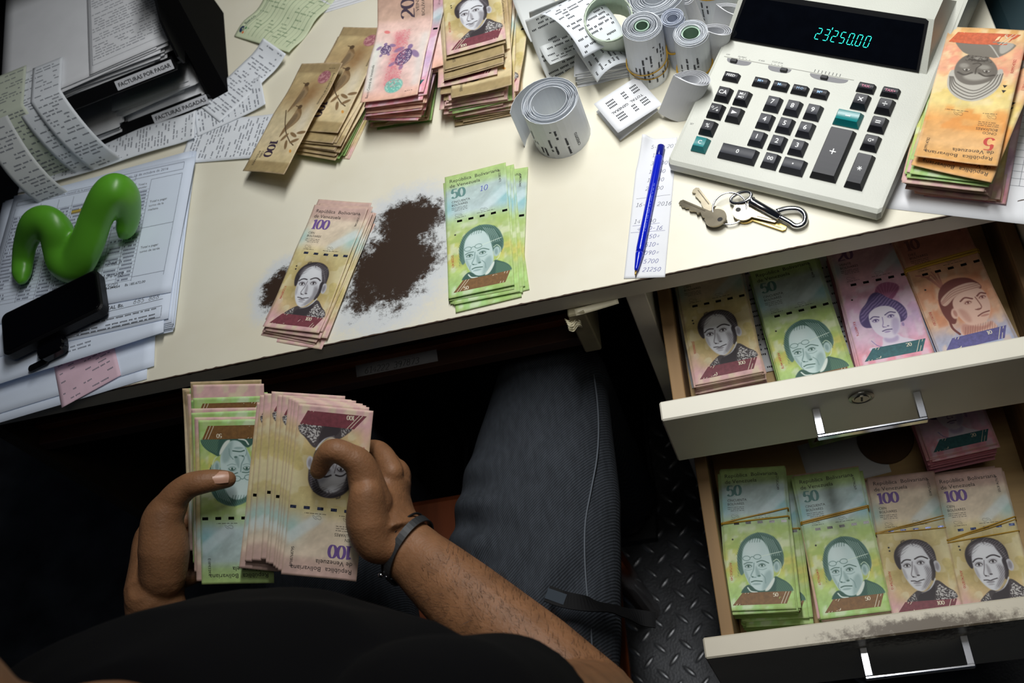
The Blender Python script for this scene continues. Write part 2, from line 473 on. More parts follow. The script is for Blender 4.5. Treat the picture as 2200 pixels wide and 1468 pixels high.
# lock of the upper drawer
V, F = lathe([(0, 0), (11, 0), (12, 1), (12, 2.2), (9.4, 3.2), (8.6, 2.4), (7, 2.4), (6.6, 3.4), (0, 3.4)], 28)
lk = obj('lock', mesh('lock', V, F, mat('worn_nickel', (150, 148, 140), .3, 1.0), smooth=False), d1, (84, -109, -110), rot=(PI / 2, 0, 0))
MB().box(83.1, 84.9, -112.9, -112.3, -113.6, -106.4).make('keyhole', mat('black_slot', (8, 8, 8), .6), d1)
# strip of paper on the shelf lip with a pencilled number
lb = obj('shelf_label', sheetmesh('shelf_label', 96, 19, lambda u, v: np.c_[u, v, 0 * u], 6, 3, .3, mat('paper_label_grey', (150, 152, 156), .8)), desk,
         (O[0] - 386, O[1] + 19, O[2] - 94), rot=(.35, 0, 0))
fl_ = Flat().add(*digits2d('614222 397873', 7, .4, .6, .25, .72, .03), at_=(-38, -4))
lay('writing', fl_, lambda u, v: np.c_[u, v, 0 * u], mat('pencil_ink', (30, 30, 34), .8), lb, .15)

# ================================================================ banknotes
NW, NL = 69.0, 157.0
_ng = np.random.RandomState(3).rand(64, 64)
def vnoise(x, y):
    xi = np.floor(x).astype(int); yi = np.floor(y).astype(int); fx = x - xi; fy = y - yi
    fx = fx * fx * (3 - 2 * fx); fy = fy * fy * (3 - 2 * fy)
    g = lambda a, b: _ng[a % 64, b % 64]
    return (g(xi, yi) * (1 - fx) + g(xi + 1, yi) * fx) * (1 - fy) + (g(xi, yi + 1) * (1 - fx) + g(xi + 1, yi + 1) * fx) * fy
def sst(a, b, x):
    t = np.clip((x - a) / (b - a), 0, 1); return t * t * (3 - 2 * t)
def blend(c, m, rgb):
    return c + (np.asarray(rgb, float) - c) * m[:, None]
STOPS = {
 ('50', 'f'): [(0, (172, 208, 110)), (14, (170, 205, 128)), (22, (176, 200, 196)), (52, (182, 206, 208)), (62, (176, 208, 140)), (82, (186, 208, 110)), (112, (214, 204, 84)), (128, (180, 214, 110)), (157, (164, 218, 124))],
 ('100', 'f'): [(0, (208, 170, 160)), (14, (204, 172, 156)), (20, (226, 206, 180)), (50, (226, 208, 178)), (62, (206, 190, 130)), (110, (200, 182, 112)), (134, (210, 180, 136)), (143, (218, 170, 170)), (157, (214, 168, 166))],
 ('20', 'f'): [(0, (196, 140, 158)), (30, (206, 160, 172)), (58, (214, 162, 176)), (80, (226, 166, 196)), (110, (208, 176, 214)), (130, (226, 176, 204)), (145, (242, 158, 176)), (157, (236, 150, 170))],
 ('10', 'f'): [(0, (190, 120, 104)), (40, (186, 120, 100)), (58, (204, 150, 110)), (90, (222, 152, 112)), (120, (216, 166, 130)), (136, (176, 172, 190)), (157, (156, 172, 208))],
 ('5', 'f'): [(0, (232, 168, 88)), (22, (236, 182, 116)), (48, (240, 168, 84)), (66, (240, 216, 132)), (84, (240, 208, 116)), (104, (240, 168, 130)), (140, (238, 186, 132)), (157, (228, 166, 84))],
 ('100', 'b'): [(0, (160, 136, 92)), (13, (164, 140, 96)), (15, (196, 172, 120)), (50, (180, 152, 104)), (78, (208, 190, 146)), (110, (224, 204, 160)), (140, (214, 192, 140)), (143, (166, 142, 94)), (157, (168, 146, 98))],
 ('20', 'b'): [(0, (190, 150, 130)), (34, (206, 168, 146)), (40, (238, 196, 182)), (70, (236, 206, 196)), (110, (238, 204, 196)), (140, (240, 196, 184)), (157, (236, 178, 152))],
 ('50', 'b'): [(0, (128, 186, 84)), (20, (168, 208, 128)), (70, (172, 208, 134)), (140, (146, 198, 102)), (157, (116, 178, 72))],
}
def note_rgb(kind, face, u, v):
    """printed ground tint at u 0..69 across, v 0..157 from the top"""
    st = STOPS[kind, face]; x = [s_[0] for s_ in st]
    c = np.stack([np.interp(v, x, [s_[1][i] for s_ in st]) for i in range(3)], 1)
    n1 = vnoise(u * .12 + 3, v * .12); n2 = vnoise(u * .3, v * .3 + 9); n3 = vnoise(u * .9, v * .9)
    c = c * (1 + .10 * (n1 - .5) + .08 * (n2 - .5) + .05 * (n3 - .5))[:, None]
    if face == 'f':
        if kind in ('50', '100', '20'):
            side = {'50': (128, 196, 204), '100': (158, 204, 200), '20': (150, 190, 196)}[kind]
            c = blend(c, .75 * np.exp(-((u - 2) / 7) ** 2 - ((v - 42) / 12) ** 2), side)
            c = blend(c, .8 * np.exp(-((u - 64) / 10) ** 2 - ((v - 44) / 12) ** 2), side)
            d = (u - 66) * .62 + (v - 30) * .78 - 0            # pale ray slanting down to the left
            e = (u - 66) * .78 - (v - 30) * .62
            ray_ = sst(7, 3, np.abs(d - 3)) * sst(4, -4, e) * sst(-44, -30, e)
            c = blend(c, .7 * ray_, {'50': (206, 228, 232), '100': (214, 226, 226), '20': (206, 216, 222)}[kind])
        pale = {'50': (214, 226, 196), '100': (222, 212, 170), '20': (232, 210, 226), '10': (226, 190, 160), '5': (244, 222, 170)}[kind]
        c = blend(c, .65 * sst(.58, .72, vnoise(u * .16 + 20, v * .13 + 5)) * sst(60, 72, v), pale)
        if kind == '50': c = blend(c, .55 * sst(.55, .7, vnoise(u * .14 + 40, v * .16)) * sst(60, 70, v), (160, 196, 84))
        if kind == '5':
            c = blend(c, .7 * sst(.5, .62, vnoise(u * .2 + 7, v * .2)) * sst(96, 104, v) * sst(140, 130, v), (240, 150, 120))
            c = blend(c, .7 * sst(.5, .6, vnoise(u * .12 + 1, v * .15)) * sst(34, 40, v) * sst(66, 58, v), (240, 150, 60))
        if kind == '20': c = blend(c, .7 * np.exp(-((u - 12) / 8) ** 2 - ((v - 120) / 12) ** 2), (236, 206, 222))
        if kind == '10': c = blend(c, .6 * sst(.5, .7, vnoise(u * .2 + 2, v * .1)) * sst(66, 80, v) * sst(135, 120, v), (216, 128, 84))
        if kind == '100': c = blend(c, .6 * np.exp(-((u - 4) / 5) ** 2 - ((v - 138) / 22) ** 2), (222, 168, 172))
    else:
        if kind == '20':
            c = blend(c, .65 * np.exp(-((u - 32) / 9) ** 2) * sst(48, 58, v) * sst(146, 136, v) * (.5 + n2), (222, 120, 130))
            c = blend(c, .8 * np.exp(-((u - 6) / 6) ** 2) * sst(62, 74, v) * sst(146, 138, v), (222, 230, 220))
            c = blend(c, .6 * np.exp(-((u - 63) / 6) ** 2) * sst(55, 64, v) * sst(146, 138, v), (226, 226, 220))
            c = blend(c, .9 * sst(34, 44, np.abs(v - 15) + 25) * 0, (255, 255, 255))
        if kind == '100':
            c = blend(c, .75 * np.exp(-((u - 42) / 13) ** 2 - ((v - 46) / 22) ** 2) * (.6 + .5 * n2), (140, 94, 50))
            c = blend(c, .6 * np.exp(-((u - 55) / 9) ** 2 - ((v - 84) / 30) ** 2), (226, 216, 196))
    edge = np.minimum(np.minimum(u, NW - u), np.minimum(v, NL - v))
    c = blend(c, .45 * sst(2.2, .2, edge) * (.4 + n2), (222, 190, 160) if kind != '50' else (196, 222, 140))
    g = c.mean(1, keepdims=True); c = g + (c - g) * (.78 if kind == '50' else .86)
    return np.clip(c, 0, 255)

class Paint:
    """small engraved picture on a fine grid, later a patch of coloured geometry"""
    def __init__(s, u0, u1, v0, v1, step, base):
        s.nu = int((u1 - u0) / step) + 1; s.nv = int((v1 - v0) / step) + 1
        U, V = np.meshgrid(np.linspace(u0, u1, s.nu), np.linspace(v0, v1, s.nv)); s.u = U.ravel(); s.v = V.ravel()
        s.c = base(s.u, s.v); s.cover = np.zeros(len(s.u))
    def put(s, m, rgb, keep=False):
        s.c = blend(s.c, np.clip(m, 0, 1), rgb); s.cover = np.maximum(s.cover, m)
    def ell(s, cx, cy, rx, ry, rgb, a=1.0, f=.25, rot=0.0):
        c, q = math.cos(rot), math.sin(rot); x = s.u - cx; y = s.v - cy
        d = np.sqrt(((c * x + q * y) / rx) ** 2 + ((-q * x + c * y) / ry) ** 2)
        s.put(a * sst(1 + f, 1 - f, d), rgb)
    def _sd(s, P):
        P = np.asarray(P, float); n = len(P); d = np.full(len(s.u), 1e9); ins = np.zeros(len(s.u), bool)
        for i in range(n):
            a = P[i]; b = P[(i + 1) % n]; e = b - a; wx = s.u - a[0]; wy = s.v - a[1]
            t = np.clip((wx * e[0] + wy * e[1]) / (e @ e + 1e-9), 0, 1)
            d = np.minimum(d, np.hypot(wx - t * e[0], wy - t * e[1]))
            cr = ((a[1] > s.v) != (b[1] > s.v)) & (s.u < (b[0] - a[0]) * (s.v - a[1]) / (b[1] - a[1] + 1e-12) + a[0]); ins ^= cr
        return np.where(ins, -d, d)
    def poly(s, P, rgb, a=1.0, f=.7, rnd=True):
        P = np.asarray(P, float)
        if rnd:
            for _ in range(2):
                Q = np.roll(P, -1, 0); P = np.stack([.75 * P + .25 * Q, .25 * P + .75 * Q], 1).reshape(-1, 2)
        s.put(a * sst(f, -f, s._sd(P)), rgb)
    def line(s, P, w, rgb, a=1.0):
        P = smoothpath(P, 5) if len(P) > 2 else np.asarray(P, float); d = np.full(len(s.u), 1e9)
        for p, q in zip(P[:-1], P[1:]):
            e = q - p; wx = s.u - p[0]; wy = s.v - p[1]; t = np.clip((wx * e[0] + wy * e[1]) / (e @ e + 1e-9), 0, 1)
            d = np.minimum(d, np.hypot(wx - t * e[0], wy - t * e[1]))
        s.put(a * sst(w * .5 + .35, w * .5 - .35, d), rgb)
    def hatch(s, P, rgb, a=.35, k=3.2, ang=.5, f=1.2):
        h = .5 + .5 * np.sin((s.u * math.cos(ang) + s.v * math.sin(ang)) * k + 2 * vnoise(s.u * .3, s.v * .3))
        s.put(a * h * sst(f, -f, s._sd(P)), rgb)
    def speck(s, P, rgb, a=.8, sc=.9, th=.55):
        s.put(a * sst(th, th + .15, vnoise(s.u * sc, s.v * sc)) * sst(.5, -.5, s._sd(P)), rgb)

def eyes(p, pts, D, Lt, M_, s_=1.0):
    for x, y in pts:
        p.ell(x, y - .3 * s_, 4.2 * s_, 2.6 * s_, M_, .65, .4)
        p.ell(x, y, 3.0 * s_, 1.35 * s_, Lt, .95, .25); p.ell(x + .1, y, 1.25 * s_, 1.3 * s_, D, 1, .3)
        p.line([(x - 3.2 * s_, y + .3), (x - 1 * s_, y - 1.5 * s_), (x + 1.6 * s_, y - 1.4 * s_), (x + 3.3 * s_, y + .2)], .8, D, .95)
        p.line([(x - 2.6 * s_, y + 1.3 * s_), (x, y + 1.9 * s_), (x + 2.6 * s_, y + 1.2 * s_)], .5, M_, .8)

def p100(p):
    D, M_, Lt = (52, 46, 50), (128, 124, 130), (206, 208, 214)
    p.ell(34, 98, 25, 31, (150, 128, 82), .55, .35)
    p.poly([(17, 106), (13, 97), (13, 87), (18, 79), (27, 73.5), (38, 73), (47, 77), (53, 85), (54, 95), (53, 105), (49, 112), (44, 100), (20, 100)], D, 1)
    p.poly([(18.4, 100), (19, 91), (22.6, 83), (29, 78), (36, 78), (42, 81.5), (44, 87), (47, 93), (48.5, 100), (48.5, 109), (45, 118), (39.5, 126), (34, 129.4), (28, 126), (22.6, 118.5), (19, 109)], Lt, 1, .9)
    for k in range(7): p.line([(24 + 3.2 * k, 79.5 - .5 * (k % 3)), (22.6 + 3.4 * k, 75.2 + .3 * k), (26 + 3.6 * k, 73.6 + .8 * k)], .9, D, .9)
    for k in range(5): p.line([(43 + 1.6 * k, 82 + 2.2 * k), (46 + 1.3 * k, 84 + 3 * k)], .8, (106, 100, 104), .7)
    p.ell(31, 87, 10, 7, (222, 224, 228), .7, .6); p.ell(25, 107, 3.4, 4, (222, 224, 228), .6, .6)
    p.hatch([(16, 90), (20, 80), (36, 74), (50, 80), (54, 100), (48, 96), (42, 84), (30, 80), (20, 92)], M_, .6, 3.0, 1.0)
    p.ell(53, 104, 3.4, 6.2, (186, 186, 192), 1, .15, -.1); p.ell(53.2, 104, 1.8, 4, M_, .8, .4)
    p.poly([(46, 97), (50.5, 96), (51, 112), (47, 119), (45, 117), (47.5, 108)], D, .95)
    p.poly([(41, 100), (48, 104), (47, 116), (40, 125), (33, 128), (38, 120), (42, 112)], M_, .5, 2.2)
    p.poly([(19, 102), (22, 106), (23, 116), (20, 112)], M_, .5, 1.4)
    p.hatch([(40, 102), (48, 106), (46, 117), (38, 126), (36, 124), (42, 113)], D, .35, 4, .7)
    p.line([(19.4, 97.4), (22, 95.2), (25, 94.4), (28.6, 95)], 1.35, D, .95); p.line([(33, 94.4), (37, 92.6), (41, 92.6), (45.4, 95)], 1.45, D, .95)
    eyes(p, [(24.3, 100.6), (38, 98.8)], D, (226, 228, 232), M_)
    p.line([(30, 97), (28.8, 104), (27, 110), (28, 112.6), (31, 113.2)], 1.0, M_, .95); p.poly([(30.5, 99), (33.5, 104), (34.5, 111), (31, 113)], M_, .6, 1.2)
    p.ell(33.6, 111.6, 1.5, .9, D, .7); p.ell(28.4, 112.8, 1.1, .7, D, .8)
    p.line([(25.6, 117), (29, 117.2), (31.4, 118), (34, 117.2), (38.4, 116.2)], 1.0, D, .95); p.ell(31.4, 119.4, 4, 1.3, M_, .7); p.ell(31.6, 122, 3.2, .8, M_, .5)
    p.poly([(20, 140), (17, 138), (22, 133), (27, 129), (30, 127), (36, 130), (43, 125), (49, 117.5), (53, 119), (60, 127), (66, 131), (68, 140)], (70, 64, 66), 1, .6)
    p.line([(34, 130.5), (41, 127.5), (46, 122), (49, 116.5)], 1.1, Lt, .95)
    p.poly([(30, 131), (42, 128), (48, 121), (47, 130), (44, 140), (28, 140)], D, .9)
    p.speck([(46, 140), (47, 131), (51, 121), (57, 126), (66, 132), (67, 140)], (192, 190, 188), .9, 1.1, .45)
    p.speck([(17, 140), (22, 133), (27, 130), (28, 140)], (180, 178, 176), .8, 1.1, .5)

def p50(p):
    D, M_, Lt = (58, 92, 82), (126, 154, 152), (190, 212, 210)
    p.poly([(16, 122), (13, 110), (13, 98), (17, 86), (24, 78), (36, 73.5), (48, 76), (57, 84), (61, 97), (61, 108), (56, 116), (50, 110), (22, 112)], (88, 122, 112), 1)
    p.hatch([(13, 120), (13, 96), (18, 84), (36, 74), (54, 80), (61, 98), (58, 114), (48, 106), (46, 84), (30, 80), (20, 90)], D, .85, 3.4, -.5)
    p.poly([(18, 112), (18, 98), (21, 88), (28, 81), (37, 80), (44, 86), (47, 96), (49, 108), (50, 120), (46, 130), (38, 138), (31, 138), (25, 132), (20.5, 122)], Lt, 1)
    p.poly([(40, 80), (50, 82), (58, 92), (60, 106), (54, 114), (50, 102), (46, 92)], D, .6, 1.5)
    for k in range(6): p.line([(40 + k * 2.2, 78 + k), (45 + k * 2.0, 88 + k), (46.5 + k * 2.1, 100)], .6, (176, 200, 194), .7)
    for k in range(5): p.line([(29 + k * 2.4, 79), (27 + k * 2.6, 84.5)], .6, D, .8)
    p.ell(53, 112, 3.6, 6, (170, 194, 190), 1, .2, .15); p.ell(52.6, 112, 1.6, 3.6, M_, .8, .4)
    p.line([(50, 106), (54, 104), (57.5, 110), (55, 119), (52, 122)], .8, (206, 226, 200), .9)
    p.poly([(40, 118), (47, 114), (48, 126), (42, 134), (36, 138), (38, 128)], M_, .55, 2)
    p.poly([(19, 112), (22, 116), (25, 128), (21, 122)], M_, .6, 1.5)
    p.line([(19.6, 107.6), (23.6, 106), (28.4, 106.4)], .9, D, .85); p.line([(33, 106), (38.6, 104.6), (45, 107.6)], 1.0, D, .85); p.ell(29, 92, 8, 8, (208, 224, 222), .6, .6); p.ell(29, 133, 5, 3, (206, 222, 220), .5, .6)
    eyes(p, [(24, 110.2), (38, 109.8)], D, (214, 228, 226), M_, .95)
    p.line([(20.5, 113.6), (24, 114.4), (27.5, 113.4)], .6, M_, .9); p.line([(34.5, 113.6), (38.5, 114.4), (42.6, 113)], .6, M_, .9)
    p.line([(30, 107), (29, 114), (26.2, 120), (28, 122), (31, 122.4)], 1.0, M_, 1); p.poly([(31, 108), (35, 116), (36, 121), (31, 122.5)], M_, .6, 1.2)
    p.ell(34.4, 121, 1.6, 1, D, .7); p.ell(27.6, 121.8, 1, .8, D, .7)
    p.line([(37, 119), (40, 123), (40.6, 129)], .9, M_, .9); p.line([(25, 122), (23.6, 126), (25, 130)], .8, M_, .8)
    p.line([(26, 127.2), (30, 126.2), (37, 127)], 1.1, D, .95); p.ell(31.5, 129.6, 4.4, 1.1, M_, .6)
    # spectacles pushed up on the forehead
    for cx, cy in ((22.6, 101.4), (34, 100.4)):
        p.line([(cx + 3.8 * math.cos(a), cy + 2.5 * math.sin(a)) for a in np.linspace(0, 2 * PI, 12)], .6, (92, 124, 118), 1)
    p.line([(26.4, 101), (28.4, 99.8), (30.2, 100.4)], .6, (92, 124, 118), 1); p.line([(37.8, 100), (50, 97.6), (59, 96)], .6, (214, 230, 214), 1)
    p.poly([(14, 140), (16, 135), (21, 130), (25, 130), (31, 137), (40, 137), (46, 130), (50, 121), (55, 124), (62, 128), (67, 134), (68, 140)], D, 1, .6)
    p.poly([(38, 138), (43, 132), (50, 121.5), (50, 127), (44, 137)], (214, 224, 216), 1, .5)
    p.line([(22, 133), (25, 137), (31, 138.4)], 1.4, (208, 220, 212), 1)
    p.hatch([(50, 140), (52, 124), (62, 129), (67, 135), (67, 140)], (112, 150, 120), .7, 4, .6)

def p20(p):
    D, M_, Lt = (84, 70, 118), (150, 130, 178), (226, 218, 232)
    p.poly([(30, 88), (34, 70), (46, 66), (59, 74), (50, 86), (42, 92)], (150, 84, 122), .95, .8)
    for k in range(7): p.line([(41, 88), (34 + 4 * k, 68 + abs(k - 2.5))], .45, (196, 140, 168), .7)
    p.poly([(12, 112), (11, 102), (15, 93), (22, 87), (26, 80), (32, 76), (38, 79), (43, 86), (52, 92), (57, 102), (56, 112), (49, 116), (18, 116)], D, 1)
    p.hatch([(12, 110), (14, 95), (28, 84), (36, 78), (48, 90), (57, 104), (54, 114), (46, 100), (22, 100)], M_, .8, 2.2, .9)
    p.poly([(20, 108), (21, 99), (28, 94), (36, 93), (44, 96), (49, 104), (49, 114), (45, 125), (38, 131), (32, 131), (25, 125), (21, 117)], Lt, 1)
    p.poly([(26, 140), (28, 126), (42, 126), (45, 132), (58, 138), (60, 142), (12, 142), (14, 136)], Lt, .95, 1.0)
    p.poly([(41, 108), (48, 110), (46, 122), (40, 129), (38, 124)], M_, .45, 2); p.poly([(28, 128), (36, 132), (43, 128), (42, 136), (30, 136)], M_, .5, 1.6)
    p.line([(21.5, 105.6), (25, 103.6), (30, 105)], 1.2, D, .9); p.line([(36, 104), (41, 101.8), (46, 103.6)], 1.2, D, .9)
    eyes(p, [(26, 108.4), (41, 106.6)], D, (236, 232, 240), M_, .85)
    p.line([(33, 106), (32.4, 112), (31, 116.4), (34, 117.6)], .8, M_, .95); p.ell(36, 116.6, 1.2, .8, D, .6); p.ell(31.6, 117, .9, .6, D, .6)
    p.line([(29.6, 121.6), (33.4, 120.6), (38.6, 121)], 1.1, D, .9); p.ell(34, 123, 3, 1.0, M_, .7)
    p.line([(17, 130), (21, 136), (26, 139)], .9, M_, .9); p.ell(50, 118, 1.2, 2.2, M_, .8)

def p10(p):
    D, M_, Lt = (112, 60, 54), (176, 124, 110), (216, 178, 160)
    for k in range(5): p.line([(26, 86), (14 + 3 * k, 66 + 2 * (k % 2)), (6 + 5 * k, 62 + 3 * (k % 3))], 1.6, (170, 110, 96), .8)
    p.poly([(20, 124), (16, 110), (17, 92), (24, 80), (36, 75), (50, 77), (58, 86), (60, 94), (48, 96), (30, 104), (26, 124)], D, 1)
    p.poly([(27, 104), (32, 95), (46, 90), (58, 92), (61, 102), (60, 116), (54, 127), (46, 132), (38, 132), (30, 122)], Lt, 1)
    p.poly([(18, 100), (20, 93), (34, 85), (50, 83), (58, 87), (59, 93), (48, 91), (34, 94), (22, 104)], (206, 168, 150), 1, .6)
    for k in range(3): p.line([(19, 98 - k * 1 + k * 2.2), (34, 88 + 2.4 * k), (58, 86.6 + 2.2 * k)], .6, (150, 96, 84), .8)
    p.ell(27, 113, 3.4, 6, Lt, 1, .2, .2); p.ell(27.4, 113, 1.6, 3.8, M_, .9, .4)
    p.poly([(30, 108), (38, 112), (40, 126), (34, 126)], M_, .55, 2)
    p.line([(36, 101.6), (41, 99), (47, 102)], 1.6, D, .9); p.line([(52, 100.4), (56, 98), (60, 100)], 1.6, D, .9)
    eyes(p, [(42, 105), (56, 103)], D, (226, 196, 180), M_, .85)
    p.line([(50, 101), (51.6, 108), (52, 113), (49, 115), (46, 114)], 1.0, D, .7); p.ell(49, 114.4, 2.4, 1, D, .6)
    p.line([(46, 121.6), (51, 119.6), (57, 119)], 1.3, D, .9); p.ell(52, 122.4, 4, 1.2, M_, .8)
    p.poly([(24, 142), (27, 126), (38, 128), (46, 133), (56, 128), (60, 142)], Lt, 1, .8); p.poly([(26, 140), (28, 124), (40, 132), (50, 134), (56, 129), (54, 136), (38, 138)], M_, .75, 1.5)
    p.line([(20, 118), (20, 128), (24, 136)], 2.2, D, 1); p.hatch([(30, 130), (56, 130), (60, 142), (26, 142)], D, .35, 3, .4)

def p5(p):
    D, M_, Lt = (74, 68, 62), (124, 118, 108), (186, 182, 172)
    p.poly([(14, 112), (12, 98), (14, 84), (22, 74), (34, 69), (46, 71), (56, 80), (59, 94), (57, 106), (48, 100), (22, 104)], Lt, 1)
    for k in range(4): p.line([(13 + k * 2, 104 - k), (16 + k * 2.6, 86 + k), (34, 72 + 3.2 * k), (52 - k, 80 + 2.6 * k), (57 - k, 96)], .9, D, .8)
    p.poly([(17, 108), (19, 96), (28, 89), (40, 87), (50, 92), (55, 102), (54, 114), (48, 124), (38, 128), (26, 122)], (112, 106, 98), 1)
    p.poly([(22, 98), (34, 92), (46, 95), (44, 101), (30, 102)], Lt, .7, 2); p.ell(30, 110, 5, 3, Lt, .55, .5); p.ell(47, 110, 4, 3, Lt, .5, .5)
    eyes(p, [(27, 105), (44, 105)], D, (196, 192, 184), M_); p.line([(20, 101), (27, 99), (33, 102)], 1.8, D, .9); p.line([(39, 102), (45, 99), (51, 101.6)], 1.8, D, .9)
    p.line([(36, 101), (36, 108), (33, 113), (36, 114.6), (40, 113)], 1.1, D, .9); p.line([(29, 119), (36, 117.6), (44, 118.6)], 1.6, D, .9); p.ell(36, 121, 5, 1.2, Lt, .5)
    p.speck([(24, 116), (48, 116), (46, 127), (28, 126)], D, .7, 1.0, .5)
    p.poly([(6, 142), (10, 132), (22, 122), (28, 124), (48, 124), (56, 132), (62, 142)], M_, 1, .6); p.poly([(8, 141), (12, 132), (20, 126), (22, 141)], Lt, .8, 1); p.line([(20, 124), (28, 136), (34, 141)], 1.2, Lt, .9)

def b20(p):                                       # two turtles and a seal
    D, M_, Lt = (84, 66, 108), (140, 116, 156), (206, 186, 200)
    for cx, cy, rx, ry, r in ((42, 96, 9.5, 13, .35), (17, 80, 6.5, 7.6, -.2)):
        for dx, dy, fx, fy, fr in ((-rx * 1.25, -ry * .75, rx * .34, ry * .5, .9), (rx * 1.3, -ry * .55, rx * .36, ry * .6, -1.0), (-rx * .9, ry * 1.0, rx * .26, ry * .35, .5), (rx * .5, ry * 1.15, rx * .26, ry * .32, -.2)):
            c, q = math.cos(r), math.sin(r); p.ell(cx + c * dx - q * dy, cy + q * dx + c * dy, fx, fy, M_, .9, .25, r + fr)
        c, q = math.cos(r), math.sin(r); p.ell(cx + q * ry * 1.25, cy - c * ry * 1.25, rx * .34, ry * .3, M_, 1, .2)
        p.ell(cx, cy, rx, ry, D, 1, .08, r)
        t = np.linspace(0, 2 * PI, 24); P = np.c_[cx + rx * .9 * np.cos(t) * c - ry * .9 * np.sin(t) * q, cy + rx * .9 * np.cos(t) * q + ry * .9 * np.sin(t) * c]
        p.speck(P, Lt, .85, .75, .56); p.hatch(P, Lt, .3, 2.4, .6)
    p.ell(37, 138, 11, 10, (110, 190, 176), .9, .12); t = np.linspace(0, 2 * PI, 20); p.speck(np.c_[37 + 10 * np.cos(t), 138 + 9 * np.sin(t)], (176, 222, 206), .8, .6, .5)
    p.ell(14, 52, 4, 2.2, (222, 110, 110), .8, .3, .4); p.speck([(26, 52), (44, 50), (44, 140), (24, 140)], (212, 110, 122), .55, 1.2, .55)
def b100(p):                                      # two birds on a twig and a seal
    D, M_, Lt = (84, 66, 46), (128, 102, 70), (206, 186, 150)
    for x, y, k in ((34, 44, 1.0), (44, 78, 1.05)):
        p.poly([(x - 9 * k, y - 14 * k), (x - 3 * k, y - 12 * k), (x + 4 * k, y - 2 * k), (x + 3 * k, y + 8 * k), (x - 8 * k, y + 22 * k), (x - 13 * k, y + 32 * k), (x - 12 * k, y + 16 * k), (x - 9 * k, y)], M_, 1, .6)
        p.poly([(x - 8 * k, y - 6), (x - 1, y - 2), (x - 2, y + 10), (x - 11, y + 24)], D, .8, 1.2); p.ell(x - 6 * k, y - 13 * k, 3.4, 3, D, 1, .2); p.line([(x - 9 * k, y - 14), (x - 13 * k, y - 15)], 1.2, D)
        p.hatch([(x - 9, y - 10), (x + 3, y - 2), (x + 2, y + 8), (x - 10, y + 26)], Lt, .5, 3.2, 1.0)
    p.line([(18, 70), (34, 96), (50, 112), (60, 118)], 1.3, D)
    for x, y, r in ((52, 104, .4), (58, 112, -.5), (48, 118, 1.2), (62, 100, -.2), (40, 108, 2.2)): p.ell(x, y, 6.5, 2.2, M_, .95, .2, r)
    p.ell(50, 20, 9.5, 9, (150, 86, 104), .85, .12); t = np.linspace(0, 2 * PI, 20); p.speck(np.c_[50 + 9 * np.cos(t), 20 + 8.4 * np.sin(t)], (196, 146, 146), .8, .6, .5)
    p.ell(60, 126, 2.6, 1.6, (214, 150, 70), .9, .2, .8)
PIC = {('100', 'f'): (p100, 2, 69, 64, 140), ('50', 'f'): (p50, 8, 69, 68, 140), ('20', 'f'): (p20, 8, 64, 62, 142), ('10', 'f'): (p10, 3, 66, 58, 142),
       ('5', 'f'): (p5, 3, 65, 64, 142), ('20', 'b'): (b20, 3, 66, 44, 152), ('100', 'b'): (b100, 3, 68, 6, 136)}
PICN = {('20', 'b'): 'turtle_picture', ('100', 'b'): 'bird_picture'}
PAINTED = {}
NOTE = mat('printed_note_paper', attr=True, rough=.62, vary=.07, scale=160, spec=.35)
PORT = mat('engraved_note_print', attr=True, rough=.6, spec=.35)
BANDC = {'50': (122, 86, 44), '100': (118, 56, 66), '20': (44, 98, 104), '10': (88, 84, 140), '5': (204, 98, 58)}
NUMC = {'50': (92, 134, 130), '100': (112, 84, 150), '20': (120, 84, 120), '10': (120, 80, 76), '5': (196, 70, 60)}
WORD = {'50': 'CINCUENTA', '100': 'CIEN', '20': 'VEINTE', '10': 'DIEZ', '5': 'CINCO'}
INK = mat('dark_note_ink', (44, 40, 38), .6)
RED = mat('red_serial_ink', (176, 52, 44), .6)
PALE = mat('pale_note_ink', (222, 214, 190), .6)
THREAD = mat('foil_thread', (22, 20, 20), .25, .6)
HOLO = mat('hologram_thread', (110, 120, 160), .2, .8, vary=.9, scale=500)

FW = [1.0]
def fit(f_, t_, x, y, size, w, bold=.003):
    V, F = text2d(t_, size, bold); FW[0] = w / (V[:, 0].max() - V[:, 0].min()); V = V.copy(); V[:, 0] *= FW[0]; return f_.add(V, F, at_=(x, y))
BENDS = {}
def bend(key):
    """height field of a note: curl, roll, ripple, fold"""
    c, k, a, ph, tw, fold = key
    def fn(u, v):
        z = c * (v / 78.5) ** 2 + k * (u / 34.5) ** 2 + a * np.sin(v * .052 + ph) + .35 * a * np.sin(u * .09 + v * .11 + ph * 2) + tw * u * v / 2700
        if fold: z = z + np.where(v > fold[0], (v - fold[0]) * fold[1], 0)
        return np.stack([u, v, z], -1)
    return fn
FLATB = (0, 0, 0.25, 0, 0, None)
NM = {}
def note_base(kind, face, bk):
    key = (kind, face, bk)
    if key not in NM:
        nu, nv = (30, 66)
        NM[key] = sheetmesh('banknote_%s' % kind, NW, NL, bend(bk), nu, nv, .22, NOTE, lambda u, v: lin(note_rgb(kind, face, u + NW / 2, NL / 2 - v)))
    return NM[key]
def note(kind, face, loc, rotz, bk=FLATB, full=False, serial=None, rot=None, parent=None, label=None, group=None, holo=False, pen=None):
    o = obj('banknote', note_base(kind, face, bk), parent, loc, rotz, rot, label=label, cat='banknote' if parent is None else None, group=group)
    if full: dress(o, kind, face, bk, serial, holo, pen)
    return o
DRESS = {}
